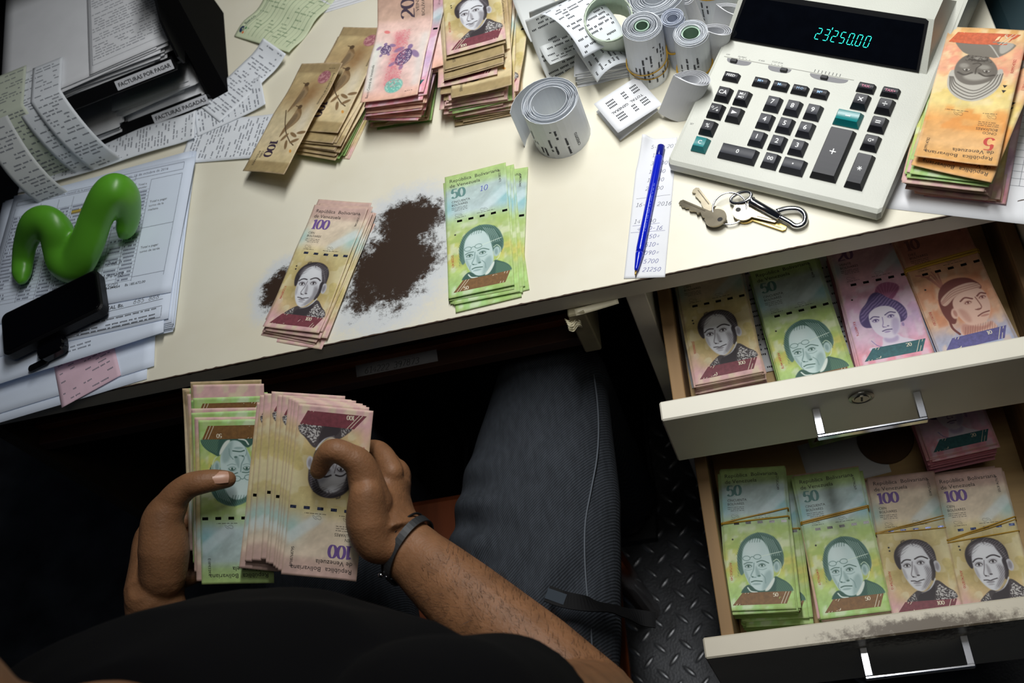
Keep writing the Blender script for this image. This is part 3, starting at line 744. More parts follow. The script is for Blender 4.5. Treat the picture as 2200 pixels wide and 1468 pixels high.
def dress(o, kind, face, bk, serial, holo, pen=None):
    fn = bend(bk); cx = lambda u: u - NW / 2; cy = lambda v: NL / 2 - v
    def put(name, me, lab=None):
        return obj(name, me, o, kind='stuff' if name == 'small_print' else None)
    key = (kind, face)
    if key in PIC:
        if key not in PAINTED:
            f, u0, u1, v0, v1 = PIC[key]
            p = Paint(u0, u1, v0, v1, .42, lambda u, v: note_rgb(kind, face, u, v)); f(p); PAINTED[key] = p
        if (key, bk) not in DRESS:
            p = PAINTED[key]
            P = on(fn, cx(p.u), cy(p.v), .05)
            i = (np.arange(p.nv - 1)[:, None] * p.nu + np.arange(p.nu - 1)[None]).ravel()
            F = np.c_[i, i + p.nu, i + p.nu + 1, i + 1]
            k = p.cover[F].max(1) > .02; F = F[k]
            us, inv = np.unique(F, return_inverse=True); F = inv.reshape(-1, 4)
            DRESS[key, bk] = mesh('portrait', P[us], F, PORT, lin(p.c[us]), True)
        put(PICN.get(key, 'portrait'), DRESS[key, bk])
    if face == 'f':
        if ('t', kind, bk) not in DRESS:
            L_ = Flat()
            fit(L_, 'República  Bolivariana', cx(5), cy(9.6), 4.4, 56).text('de Venezuela', cx(5), cy(16.4), 4.4, .003, wide=FW[0])
            L_.text(WORD[kind], cx(6.5), cy(37.6), 2.9, .004, wide=.9).text('BOLÍVARES', cx(6.5), cy(41.8), 2.9, .004, wide=.9)
            V = np.concatenate(L_.V); a = mesh('lettering', on(fn, V[:, 0], V[:, 1], .09), L_.F, INK); L_ = Flat()
            L_.rows(cx(6.5), cx(24), cy(49.5), cy(44), 2.0, .8, .95, 1).rows(cx(10), cx(22), cy(58.6), cy(57.6), 2, .8, 1, 2).rows(cx(34), cx(54), cy(58.6), cy(57.6), 2, .8, 1, 3)
            for x in (14, 42): L_.line([(cx(x + 4 * math.sin(t * 1.3)), cy(54.5 - 1.8 * math.cos(t * 2.1))) for t in np.linspace(0, 5, 16)], .22)
            if kind == '5': L_.poly([(cx(7), cy(84)), (cx(11), cy(84)), (cx(9), cy(80.5))]).poly([(cx(7), cy(90)), (cx(11), cy(90)), (cx(9), cy(86.5))])
            else: L_.add([(cx(9.5 + math.cos(t)), cy(80 + math.sin(t))) for t in np.linspace(0, 2 * PI, 10, endpoint=False)], [tuple(range(10))])
            if kind == '100': L_.add([(cx(9.8 + math.cos(t)), cy(83.6 + math.sin(t))) for t in np.linspace(0, 2 * PI, 10, endpoint=False)], [tuple(range(10))])
            V = np.concatenate(L_.V); a2 = mesh('small_print', on(fn, V[:, 0], V[:, 1], .09), L_.F, INK)
            nb = Flat().add(*digits2d(kind, 12.2 if kind != '5' else 14, .9, 3.0), at_=(cx(6.5), cy(31)))
            V = np.concatenate(nb.V); b = mesh('numeral', on(fn, V[:, 0], V[:, 1], .09), nb.F, mat('numeral_ink_' + kind, NUMC[kind], .6))
            bd = Flat(); q = [(16, 138.4), (66, 138.4), (66, 145), (60, 151.4), (5.5, 151.4)]
            X = np.linspace(0, 1, 12)
            bd.add([(cx(16 + 50 * t), cy(138.4)) for t in X] + [(cx(5.5 + 54.5 * t + (3 if t == 1 else 0) * 0), cy(151.4)) for t in X], [(i, i + 1, 13 + i, 12 + i) for i in range(11)])
            V = np.concatenate(bd.V); c = mesh('denomination_band', on(fn, V[:, 0], V[:, 1], .10), bd.F, mat('band_ink_' + kind, BANDC[kind], .6, vary=.25, scale=300))
            ln = Flat()
            ee = []
            for xx in ((9.2, 12.2), (54.5, 57.5)):
                ln = Flat()
                for x in xx: ln.line([(cx(x), cy(151.3)), (cx(x + 10.2 - (4.4 if x > 20 else 0)), cy(138.6))], .5, 4)
                V = np.concatenate(ln.V); ee.append(mesh('band_stripes', on(fn, V[:, 0], V[:, 1], .13), ln.F, PALE))
            for x_, y_ in ((16.5, 150.4), ({'5': 48, '100': 46}.get(kind, 47), 143.6)):
                ln = Flat().add(*digits2d(kind, 4.0, .35, .8), at_=(cx(x_), cy(y_))); V = np.concatenate(ln.V); ee.append(mesh('band_numeral', on(fn, V[:, 0], V[:, 1], .13), ln.F, PALE))
            DRESS['t', kind, bk] = (a, a2, b, c, *ee)
        for n, me in zip(('lettering', 'small_print', 'numeral', 'denomination_band', 'band_stripes', 'band_stripes', 'band_numeral', 'band_numeral'), DRESS['t', kind, bk]): put(n, me)
        th = Flat()
        for k in range(5): th.rect(cx(12 + 12.4 * k), cx(17.6 + 12.4 * k), cy(64.2), cy(61.4))
        if kind != '5': lay('security_thread', th, fn, HOLO if holo else THREAD, o, .10)
        if serial:
            lay('serial_number', Flat().text(serial, cx(60), cy(8), 2.6, .004, rot=-PI / 2), fn, INK, o, .10)
            lay('serial_number', Flat().text(serial, cx(4.6), cy(105), 2.6, .004, rot=-PI / 2), fn, RED, o, .10)
        if pen: lay('pen_mark', Flat().add(*digits2d(pen, 7, .5, .7, .2, .8, .03), at_=(cx(38), cy(30))), fn, mat('blue_biro', (52, 60, 176), .6), o, .12)
    else:
        L_ = Flat().text('Banco Central de Venezuela', cx(8), cy(152 if kind == '20' else 128), 3.4, rot=PI / 2, wide=.9) if kind == '20' else Flat().text('Banco Central de Venezuela', cx(62), cy(14), 3.2, rot=-PI / 2, wide=.9)
        lay('small_print', Flat().rows(cx(44), cx(62), cy(150 if kind == '20' else 9), cy(148.4 if kind == '20' else 7.4), 3, .9, 1, 5), fn, INK, o, .10)
        if kind == '20': L_.text('VEINTE', cx(52), cy(30), 4, rot=PI / 2).text('BOLÍVARES', cx(59), cy(36), 4, rot=PI / 2)
        if kind == '100': L_.text('CIEN', cx(15), cy(128), 3, rot=-PI / 2).text('BOLÍVARES', cx(10), cy(128), 3, rot=-PI / 2)
        lay('lettering', L_, fn, INK, o, .10)
        nb = Flat().add(*digits2d(kind, 17, 1.0, 3.4), at_=(cx(46), cy(36)), rot=PI / 2) if kind == '20' else Flat().add(*digits2d(kind, 13, .9, 2.8), at_=(cx(20), cy(112)), rot=-PI / 2)
        lay('numeral', nb, fn, mat('numeral_back_ink', (62, 48, 66), .6), o, .10)

def frame2(a, b, z, v=NL, flip=False):
    """note whose lower (or, flipped, upper) edge runs between two sighted corners at height z; v = distance of that row from the note's far end"""
    A, B = at(*a, z), at(*b, z); ang = math.atan2(B[1] - A[1], B[0] - A[0]); c = (A + B) / 2
    n = np.array([-math.sin(ang), math.cos(ang), 0]); c = c + n * (v - NL / 2)
    return c, ang + (PI if flip else 0)

rng = random.Random(11)
def rbend(s_=1.0):
    return rng.choice([(.8 * s_, .5, .5 * s_, 0.5, .3, None), (.4 * s_, -.4, .6 * s_, 2.1, -.4, None), (1.2 * s_, .3, .4 * s_, 4.0, .2, None), (0.2, .6 * s_, .7 * s_, 5.2, -.2, None)])
def pile(keys, label, group, n, z0, jit=(1.5, 2.5, .02), parent=None, bends=None, edge=None):
    """notes under one another: placement runs through keyed (z, x, y, angle, kinds) rows"""
    keys = sorted(keys, key=lambda k: k[0]); Z = [k[0] for k in keys]
    out = []
    for i in range(n):
        z = z0 + (Z[-1] - z0) * (i / max(n - 1, 1))
        x = np.interp(z, Z, [k[1] for k in keys]); y = np.interp(z, Z, [k[2] for k in keys]); a = np.interp(z, Z, [k[3] for k in keys])
        ks = next((k[4] for k in keys if z <= k[0] + 1e-6), keys[-1][4]); kf = rng.choice(ks)
        out.append(note(kf[0], kf[1], (x + rng.gauss(0, jit[0]), y + rng.gauss(0, jit[1]), z), a + rng.gauss(0, jit[2]), bends() if bends else rbend(), parent=parent,
                        label=label.replace('#', {'5': 'orange five', '10': 'orange ten', '20': 'pink twenty', '50': 'green fifty', '100': 'tan hundred'}[kf[0]]) if label else None, group=group))
    return out
def kz(z, ca, kinds): return (z, ca[0][0], ca[0][1], ca[1], kinds)
H, HB, TW, TB, FI, FB, V5, TE = ('100', 'f'), ('100', 'b'), ('20', 'f'), ('20', 'b'), ('50', 'f'), ('50', 'b'), ('5', 'f'), ('10', 'f')

# --- small pile of hundreds half over the worn patch
c, a = frame2((567, 705.5), (691, 720), 5); 
tA, tB = at(676.6, 447.7, 5), at(796, 448, 5); bA, bB = at(567, 705.5, 5), at(691, 720, 5)
top, bot = (tA + tB) / 2, (bA + bB) / 2; a = math.atan2((top - bot)[1], (top - bot)[0]) - PI / 2; c = (top + bot) / 2
pile([(0.6, c[0] - 2, c[1] - 10, a - .04, [H]), (3, c[0] + 6, c[1] - 5, a - .03, [H]), (6.0, c[0] + 5, c[1], a - .01, [H])], '# bolivar note under the top hundred on the worn patch', 'notes in the pile on the worn patch', 9, .6, (3.5, 3, .018))
note('100', 'f', (c[0], c[1], 7.4), a, (1.5, .4, .9, 1.0, .3, None), True, 'Y13589346', label='tan hundred bolivar note topping the small pile half over the brown worn patch', holo=True)
# --- small pile of fifties near the edge
tA, tB = at(959, 384, 4), at(1087, 351, 4); bA, bB = at(967, 650, 4), at(1105.5, 615, 4)
top, bot = (tA + tB) / 2, (bA + bB) / 2; a = math.atan2((top - bot)[1], (top - bot)[0]) - PI / 2; c = (top + bot) / 2
pile([(.6, c[0] + 2, c[1] - 6, a + .04, [FI]), (4.4, c[0] + 4, c[1] - 3, a - .03, [FI])], '# bolivar note fanned under the top fifty near the desk edge', 'notes in the pile near the desk edge', 8, .6, (4, 3, .03), bends=lambda: (.3, .2, .2, 2, .1, None))
note('50', 'f', (c[0] + 15, c[1] - 5, 2.6), a - .10, FLATB, True, 'AM0760441', label='green fifty bolivar note poking out right from the pile near the desk edge')
note('50', 'f', (c[0], c[1], 6.6), a, (.6, .3, .3, 2.0, .2, None), True, 'S12281471', label='green fifty bolivar note with a biro 10 on it, topping the pile near the edge', pen='10')

# --- tall pile under the pink twenty
tb = frame2((771.7, 226), (905.6, 208.5), 46)
pile([kz(1, frame2((784, 284), (942, 262), 1), [H, FB]), kz(14, frame2((772, 264), (935, 246), 14), [H, FB, HB]), kz(21, frame2((778, 259), (908, 261), 21), [TW, TB, FB]),
      kz(28, frame2((779, 246), (925, 234), 28), [TB, TW]), kz(37, frame2((779, 236), (918, 222), 37), [TW, TB]), kz(43.5, frame2((778, 229), (922, 210), 43), [TW, TB])],
     '# bolivar note in the tall pile under the turtle twenty', 'notes in the tall pile under the turtle twenty', 34, 1, (2.2, 2.5, .025))
for k in range(7):
    cc, aa = frame2((812 + k * 5, 205 - k * 2), (944 + k * 3, 176 - k * 4), 26 + 2.3 * k)
    note(*(TW if k % 2 else TB), (cc[0] + 2 + 1.2 * k, cc[1] + 12, 26 + 2.4 * k), aa - .10 + .012 * k, rbend(), label='pink twenty bolivar note fanned out right of the turtle twenty pile', group='twenties fanned beside the tall pile')
note('20', 'f', (tb[0][0] + 10, tb[0][1] + 6, 46), tb[1] - .05, (2, .5, .6, 2, .3, None), True, 'K30186117', label='lilac twenty bolivar note directly under the turtle twenty, its right margin showing')
note('20', 'b', (tb[0][0], tb[0][1], 48), tb[1], (2.2, .6, 1.2, 3.2, -.6, (38, .34)), True, label='pink twenty bolivar note lying back up with two turtles, its far end folded up')
# --- tall pile under the hundred with a portrait
pile([kz(1, frame2((985, 266), (1108, 244), 1), [H, HB, FB]), kz(7, frame2((978, 258), (1106, 236), 7), [FB, H, HB, H]), kz(18, frame2((962, 240), (1092, 214), 18), [H, HB, H, FI]), kz(26, frame2((950, 222), (1090, 196), 26), [H, H, FB]), kz(32, frame2((948, 204), (1084, 176), 32), [H, HB])],
     '# bolivar note low in the tall pile under the portrait hundred', 'notes low in the tall pile under the portrait hundred', 30, 1, (3, 3, .03))
cc, aa = frame2((972, 222), (1104, 190), 31)
note('100', 'b', (cc[0], cc[1], 33), aa, (3, .6, 1.4, 0, .8, None), True, label='tan hundred bolivar note with flapping corner low at the front of the portrait pile')
cc, aa = frame2((941, 191), (1069, 161), 36); note('100', 'f', (cc[0], cc[1], 36), aa, (1, .5, .8, 1, .3, None), True, label='tan hundred bolivar note with maroon band showing halfway up the portrait pile')
for k, (p0, p1, z) in enumerate([((954, 178), (1085, 140), 39), ((955, 174), (1084, 136), 40.2), ((957, 157), (1081, 121), 42), ((959, 152), (1082, 117), 43), ((961, 130), (1086, 94), 45)]):
    cc, aa = frame2(p0, p1, z); note('100', 'b', (cc[0], cc[1], z), aa, (1.4, .4, .6, k, .4, None), k in (1, 3, 4), label='tan hundred bolivar note lying back up just under the portrait hundred', group='back-up hundreds under the portrait hundred')
cc, aa = frame2((962, 122.6), (1087.5, 86), 47)
note('100', 'f', (cc[0], cc[1], 48), aa, (1.6, .5, .7, 2.4, .4, None), True, 'H50714139', label='tan hundred bolivar note with a portrait crowning the tallest tan pile')
for k in range(3):
    cc, aa = frame2((985 + k, 222 - 2 * k), (1118 + 3 * k, 202 - 3 * k), 5 + 4 * k)
    note('100', 'f', (cc[0] + 2, cc[1], 6 + 4 * k), aa - .05, rbend(1.6), k == 2, label='tan hundred bolivar note jutting out from the right flank of the portrait pile', group='hundreds jutting from the portrait pile')
# --- leaning pile with bird backs
c0 = at(636, 345, 0); c1 = at(716, 340, 0)
ang = -0.46
n_ = np.array([-math.sin(ang), math.cos(ang), 0]); base = (c0 + c1) / 2 + n_ * NL / 2
pile([(1, base[0] + 8, base[1] + 4, ang + .05, [H, HB]), (8, base[0] + 4, base[1] + 2, ang, [FB, FI, HB]), (12, base[0] + 2, base[1], ang, [HB]), (20, base[0] + 4, base[1] + 12, ang + .04, [HB])],
     '# bolivar note in the slanted pile under the bird hundreds', 'notes in the slanted pile under the bird hundreds', 18, 1, (2, 3, .02))
e_ = (.10, .13, ang)
note('100', 'b', (base[0] + 6, base[1] + 22, 23.5), 0, (.8, .4, .6, 1, .2, None), True, rot=(.02, -.06, ang + .04), label='tan hundred bolivar note with a bird picture, the farther of two on the slanted pile')
bl, tl = at(533, 362, 12), at(650, 156, 18); ar = math.atan2((tl - bl)[1], (tl - bl)[0]) - PI / 2
ctr = (bl + tl) / 2 + np.array([math.cos(ar), math.sin(ar), 0]) * 33 + [0, 0, 12]
note('100', 'b', ctr, 0, (1.2, -.6, 1.0, 2, .3, None), True, rot=(.05, -.17, ar), label='tan hundred bolivar note with bird picture overhanging the left of the slanted pile')
# --- pile of fives beside the calculator
cc, aa = frame2((1962, 342), (2143, 362), 40, flip=True)
pile([kz(2, frame2((1975, 418), (2165, 436), 2), [TW, H, TB]), kz(6, frame2((1955, 414), (2150, 434), 6), [TW, TB, H]), kz(9, frame2((1946, 405), (2128, 430), 9), [H]), kz(24, frame2((1936, 384), (2118, 404), 24), [H, HB]), kz(30, frame2((1945, 370), (2132, 396), 30), [H, FI])],
     '# bolivar note in the pile under the fives beside the calculator', 'notes in the pile under the fives', 24, 2, (2, 2, .012))
c2, a2 = frame2((1947, 352), (2136, 392), 33, flip=True); note('50', 'f', (c2[0], c2[1] + 6, 32.5), a2 + .02, rbend(), label='green fifty bolivar note edging out beneath the two fives', group=None)
c2, a2 = frame2((1956, 356), (2131, 394), 35, flip=True); note('5', 'f', (c2[0], c2[1], 35.2), a2, (1, .5, .6, 1, .2, None), True, 'L20417733', label='orange five bolivar note second from the top beside the calculator')
note('5', 'f', (cc[0], cc[1], 41), aa, (2.4, .8, 1.5, 2, .5, None), True, 'R09914782', label='orange five bolivar note lying upside down on top of the pile beside the calculator')

# ================================================================ banknotes in the drawers
BANDM = mat('amber_rubber', (176, 138, 42), .5, spec=.4)
def block(n, h, kinds, seed):
    """the many notes nobody could tell apart inside a stack: thin slabs, jittered"""
    r = random.Random(seed); b = MB(); cols = []
    th = h / n
    for i in range(n):
        dx, dy = r.gauss(0, .9), r.gauss(0, 1.4); z0 = -h + i * th
        V, F = rbox(-34 + dx, 34 + dx, -78 + dy, 78 + dy, z0 + .05, z0 + th * .8); b.add(V, F)
        k = r.choice(kinds); c = lin(note_rgb(k[0], k[1], np.array([34.]), np.array([150.])))[0] * r.uniform(.7, 1.0); cols += [c] * 8
    V, F = b.get(); return mesh('note_block', V, F, NOTE, np.array(cols))
def stack(loc, ang, kind, face, serial, h, label, cat, under, seed, bk=(.5, .4, .5, 1, .2, None), n=7, band=None, holo=False, tilt=(0, 0)):
    """a stack or bundle of notes: printed top note, loose notes under it, tight block below"""
    root = obj('banknote_bundle' if band else 'banknote_stack', None, loc=loc, rot=(tilt[0], tilt[1], ang), label=label, cat=cat)
    r = random.Random(seed)
    note(kind, face, (0, 0, 0), 0, bk, True, serial, parent=root, holo=holo)
    for i in range(n):
        k = r.choice(under); note(k[0], k[1], (r.gauss(0, 1.4), r.gauss(0, 1.6), -1.6 - 1.0 * i), r.gauss(0, .014), (.3, .2, .2, i, .1, None) if i < 3 else rbend(.5), parent=root)
    if h > n + 2: obj('note_block', block(max(4, int((h - n - 1) / .55)), h - n - 1, under, seed), root, (0, 0, -n - 1), kind='stuff')
    if band:
        for vl, vr, rr in band:
            z1 = 1.3; z0 = -h + .5; y0, y1 = NL / 2 - vl, NL / 2 - vr; ym = (y0 + y1) / 2
            P = [(-35.4, y0, z1 - 1), (-34.2, y0, z1), (-12, y0 + (y1 - y0) * .33, z1 + .2), (12, y0 + (y1 - y0) * .66, z1 + .2), (34.2, y1, z1), (35.4, y1, z1 - 1), (35.4, ym, z0), (-35.4, ym, z0)]
            obj('rubber_band', mesh('rubber_band', *tube(P, rr, 6, closed=True), BANDM), root)
    return root
c, a = frame2((1492.7, 831.8), (1643.6, 801), -118, 157)
stack((c[0], c[1], -118), a, '100', 'f', 'J50886006', 44, 'tall stack of tan hundred bolivar notes against the plywood side of the upper drawer', 'money stack', [H], 1, n=12, tilt=(-.03, 0))
c, a = frame2((1637, 690), (1787, 653), -120, 64)
stack((c[0], c[1], -120), a, '50', 'f', 'AK68414478', 40, 'stack of green fifty bolivar notes in the upper drawer', 'money stack', [FI], 2, tilt=(-.03, 0))
c, a = frame2((1801, 622), (1954, 590), -117, 64)
stack((c[0], c[1], -117), a, '20', 'f', 'K61489776', 44, 'stack of pink twenty bolivar notes in the upper drawer', 'money stack', [TW, H], 3)
c, a = frame2((1953, 602), (2112, 561), -110, 64)
stack((c[0], c[1], -110), a, '10', 'f', 'B01911381', 50, 'banded stack of orange ten bolivar notes in the upper drawer', 'money bundle', [TE], 4, band=[(52, 50, 1.5), (54.5, 53, 1.2)])
def row0(p0, p1, z): c, a = frame2(p0, p1, z, 0); return (c[0], c[1], z), a
l, a = row0((1547, 1011), (1681.5, 1001), -258)
stack(l, a, '50', 'f', 'AG75826249', 26, 'banded bundle of green fifty bolivar notes next to the plywood side of the lower drawer', 'money bundle', [FI], 5, band=[(61.5, 49, .9), (62.5, 58, .8)], bk=(1.2, -.8, .7, .4, .3, None), n=9)
stack((l[0] + 9, l[1] - 4, -286), a + .02, '50', 'f', None, 44, 'bundle of green fifties lying under another green bundle in the lower drawer', 'money bundle', [FI], 15, band=[(60, 60, 1.0)], n=5)
l, a = row0((1704.5, 1024.5), (1843.6, 1003.6), -268)
stack(l, a, '50', 'f', 'X49796269', 60, 'banded bundle of green fifty bolivar notes between green and tan bundles in the lower drawer', 'money bundle', [FI, H], 6, band=[(53, 45, 1.1), (55, 47, .8)], n=10)
l, a = row0((1867, 1027), (2001, 1013), -292)
stack(l, a, '100', 'f', 'AH07576410', 36, 'banded bundle of tan hundred bolivar notes beside the green fifties in the lower drawer', 'money bundle', [H], 7, band=[(63, 51, .6), (63.5, 54, .6), (64, 64, .6)], holo=True, n=9)
l, a = row0((2008, 1022.7), (2147, 1006), -292)
stack(l, a, '100', 'f', 'AF67418700', 36, 'banded bundle of tan hundred bolivar notes against the right side of the lower drawer', 'money bundle', [H], 8, band=[(72, 55, .8), (73, 58, .6), (75, 70, .6)], holo=True, n=9)
note('100', 'f', (l[0] - 3, l[1] + 9, -306), a, FLATB, True, None, label='tan hundred bolivar note sticking out above the two tan bundles in the lower drawer')
l, a = row0((1775, 940), (1832, 930), -300)
note('50', 'f', (60, 10, -300), .1, FLATB, True, 'J30828704', label='green fifty bolivar note lying deep in the lower drawer behind the green bundles')
c, a = frame2((2003, 985), (2138, 955), -262, 157)
stack((c[0], c[1], -262), a, '20', 'f', None, 40, 'stack of pink twenty bolivar notes at the back of the lower drawer', 'money stack', [TW], 9, n=5)
PAPER = mat('white_paper', (224, 226, 230), .75, vary=.04, scale=30)
FAINT = mat('toner', (46, 48, 54), .8)
IDENT = lambda u, v: np.stack([u, v, 0 * u + .25 * np.sin(u * .03) * np.sin(v * .02)], -1)
def slip(name, w, l, loc, rotz, label, cat, m=PAPER, fn=IDENT, nu=16, nv=22, th=.25, group=None, rot=None):
    return obj(name, sheetmesh(name, w, l, fn, nu, nv, th, m), None, loc, rotz, rot, label=label, cat=cat, group=group)
o = slip('paper_sheet', 200, 150, (20, 40, -166.5), .04, 'printed white sheet lining the bottom of the upper drawer under the notes', 'paper')
lay('printed_rows', Flat().rows(-96, 96, -70, 70, 6, 2.6, .7, 3), IDENT, FAINT, o, .1)
o = slip('paper_sheet', 180, 120, (110, -40, -338), .1, 'white sheet lying at the bottom of the lower drawer', 'paper')
V, F = lathe([(0, 0), (30, 0), (31, 1.2), (30, 2.4), (0, 2.4)], 36)
obj('brown_disc', mesh('brown_disc', V, F, mat('brown_card', (96, 70, 44), .7, vary=.2)), loc=(118, -60, -337), label='brown cardboard disc lying in the lower drawer behind the bundles', cat='disc')

# ================================================================ desk calculator
CALC = mat('grimy_ivory_plastic', (198, 200, 190), .45, vary=.07, scale=14, bump=.15, bscale=900)
CALCD = mat('ivory_plastic_shade_side', (196, 196, 184), .45, vary=.08)
KEYM = mat('charcoal_key_plastic', (50, 52, 60), .46, vary=.08, spec=.35)
KEYD = mat('black_key_plastic', (33, 34, 41), .46, vary=.08, spec=.35)
TEAL = mat('teal_key_plastic', (14, 128, 130), .3, vary=.06)
WHITE = mat('white_legend', (230, 232, 232), .5)
BLUEL = mat('pale_blue_legend', (150, 188, 226), .5)
PINKL = mat('pink_legend', (206, 120, 150), .5)
SMALLP = mat('grey_legend', (96, 98, 96), .6)
ca = math.radians(-32.2)
calc = obj('desk_calculator', None, loc=(-51.7, 129.3, 0), rotz=ca, label='ivory printing desk calculator with dark display reading 23250.00 in green digits', cat='calculator')
SL = .13
zt = lambda y: 17 + SL * y
def prism(prof, x0, x1, ch=2.0, xs0=None):
    """profile in y,z extruded along x with softened ends"""
    n = len(prof); P = np.array(prof, float); c = P.mean(0); V = []
    for x, k in ((x0, ch), (x0 + ch, 0), (x1 - ch, 0), (x1, ch)):
        d = c - P; L_ = np.linalg.norm(d, axis=1)[:, None]; Q = P + d / L_ * k
        V += [(x, q[0], q[1]) for q in Q]
    F = ringfaces(4, n); return np.array(V), [f[::-1] for f in F]
V, F = prism([(-8, 4), (-9, 8), (-8, 14), (-4, 16.4), (0, 17), (60, zt(60)), (140, zt(140)), (230, zt(230)), (330, zt(300)), (334, 50), (334, 4)], 4, 217, 3)
obj('base', mesh('base', V, F, CALC), calc)
# recessed foot
MB().box(10, 210, -4, 326, 0, 5, 1).make('underside', mat('dark_plastic_foot', (60, 60, 58), .6), calc)
# display housing: wedge rising from the base
hb = MB()
def wedge(mb, bx0, bx1, tx0, tx1, y0, z0, y1, z1, y2, z2, y3, z3):
    V = [(bx0, y0, z0), (bx1, y0, z0), (tx0, y1, z1), (tx1, y1, z1), (tx0, y2, z2), (tx1, y2, z2), (bx0, y3, z3), (bx1, y3, z3)]
    mb.add(V, [(0, 1, 3, 2), (2, 3, 5, 4), (4, 5, 7, 6), (0, 2, 4, 6), (1, 7, 5, 3), (0, 6, 7, 1)])
wedge(hb, 4, 208, 12, 202, 138.5, 33.5, 175, 69.5, 200, 71, 226, 44)
hb.make('display_housing', CALC, calc)
MB().box(24, 178, 204, 300, 40, 62, 3).make('printer_cover', mat('pale_cover_plastic', (214, 216, 212), .35), calc)
def paperout(u, v): return np.stack([u + 100, 206 + 0 * v + 10 * np.sin(v * .02), 66 + v * .5 + 0 * u], -1)
obj('printer_paper', sheetmesh('printer_paper', 110, 60, lambda u, v: np.stack([u + 96, 214 + v * .5, 62 + .006 * (v + 30) ** 2], -1), 6, 14, .3, PAPER), calc)
# display face frame: origin lower edge, s runs up the slope
n_ = np.array([0, -.683, .73]); sdir = np.array([0, .73, .683])
def face(u, v): return np.stack([u, 141 + .73 * v - .683 * .0, 36.2 + .683 * v], -1)
def quadslab(name, pts, th, m, par):
    P = face(np.array([p[0] for p in pts], float), np.array([p[1] for p in pts], float)); k = len(pts)
    up = np.array([0, -.683, .73]) * th
    V = np.vstack([P, P + up]); F = [tuple(range(k))[::-1], tuple(range(k, 2 * k))] + [(i, (i + 1) % k, k + (i + 1) % k, k + i) for i in range(k)]
    return obj(name, mesh(name, V, F, m), par)
quadslab('display_frame', [(9.5, -.5), (200.5, -.5), (197.5, 45.5), (194, 47.4), (20, 47.4), (16.4, 45.5)], 1.2, mat('black_frame_plastic', (14, 15, 18), .35), calc)
ds = quadslab('display_window', [(12, 1.5), (198, 1.5), (194.5, 42.5), (19.5, 42.5)], 1.8, mat('smoked_display', (6, 8, 14), .12, spec=.4, vary=.2, scale=90), calc)
SEG = {'0': 'abcdef', '2': 'abged', '3': 'abgcd', '5': 'afgcd'}
def segs(d, x, y, h, w, sk=.16):
    S_ = {'a': ((0, h), (w, h)), 'b': ((w, h), (w, h / 2)), 'c': ((w, h / 2), (w, 0)), 'd': ((0, 0), (w, 0)), 'e': ((0, h / 2), (0, 0)), 'f': ((0, h), (0, h / 2)), 'g': ((0, h / 2), (w, h / 2))}
    out = []
    for s_ in SEG[d]:
        (xa, ya), (xb, yb) = S_[s_]; L_ = math.hypot(xb - xa, yb - ya); k = .55 / L_
        out.append([(x + xa + (xb - xa) * k + ya * sk, y + ya + (yb - ya) * k), (x + xb - (xb - xa) * k + yb * sk, y + yb - (yb - ya) * k)])
    return out
GLOW = mat('green_display_segment', (40, 220, 200), .5, emit=1.2)
for i, d in enumerate('2325000'):
    f_ = Flat()
    for P in segs(d, 96 + 8.0 * i, 13.6, 10.4, 4.4): f_.line(P, .62)
    lay('digit', f_, face, GLOW, ds, 1.95)
lay('decimal_point', Flat().rect(133.4, 134.4, 13.2, 14.2), face, GLOW, ds, 1.95); lay('separator_mark', Flat().line([(111.2, 24.4), (111.6, 26.6)], .7), face, GLOW, ds, 1.95)
top = lambda u, v: np.stack([u, v, 17 + SL * v], -1)
def keycap(w, d, h, m, dish=.8):
    """keycap with sloped sides and a cylindrical dish"""
    b = 1.6; V = []; nx = 7; tw, td = w - (4.6 if d > 10 else 3.4), d - (5.2 if d > 10 else 2.8)
    for x, y, z in ((-w / 2, -d / 2, 0), (w / 2, -d / 2, 0), (w / 2, d / 2, 0), (-w / 2, d / 2, 0), (-w / 2, -d / 2, 1.6), (w / 2, -d / 2, 1.6), (w / 2, d / 2, 1.6), (-w / 2, d / 2, 1.6)): V.append((x, y, z))
    F = [(3, 2, 1, 0), (0, 1, 5, 4), (1, 2, 6, 5), (2, 3, 7, 6), (3, 0, 4, 7)]
    rows_ = 9
    for j in range(rows_):
        y = -td / 2 + td * j / (rows_ - 1) + .6
        for i in range(nx):
            t = i / (nx - 1) * 2 - 1
            q = j / (rows_ - 1) * 2 - 1
            V.append((t * tw / 2, y, h - dish * (1 - q * q) if w >= d * 1.1 else h - dish * (1 - q * q) * .8 - .0))
    o_ = 8; g = lambda i, j: o_ + j * nx + i
    for j in range(rows_ - 1):
        for i in range(nx - 1): F.append((g(i, j), g(i + 1, j), g(i + 1, j + 1), g(i, j + 1)))
    F.append((4, 5) + tuple(g(i, 0) for i in range(nx - 1, -1, -1))); F.append((6, 7) + tuple(g(i, rows_ - 1) for i in range(nx)))
    F.append((5, 6) + tuple(g(nx - 1, j) for j in range(rows_ - 1, -1, -1))); F.append((7, 4) + tuple(g(0, j) for j in range(rows_)))
    return mesh('key', V, F, m)
KC = {}
tilt = math.atan(SL)
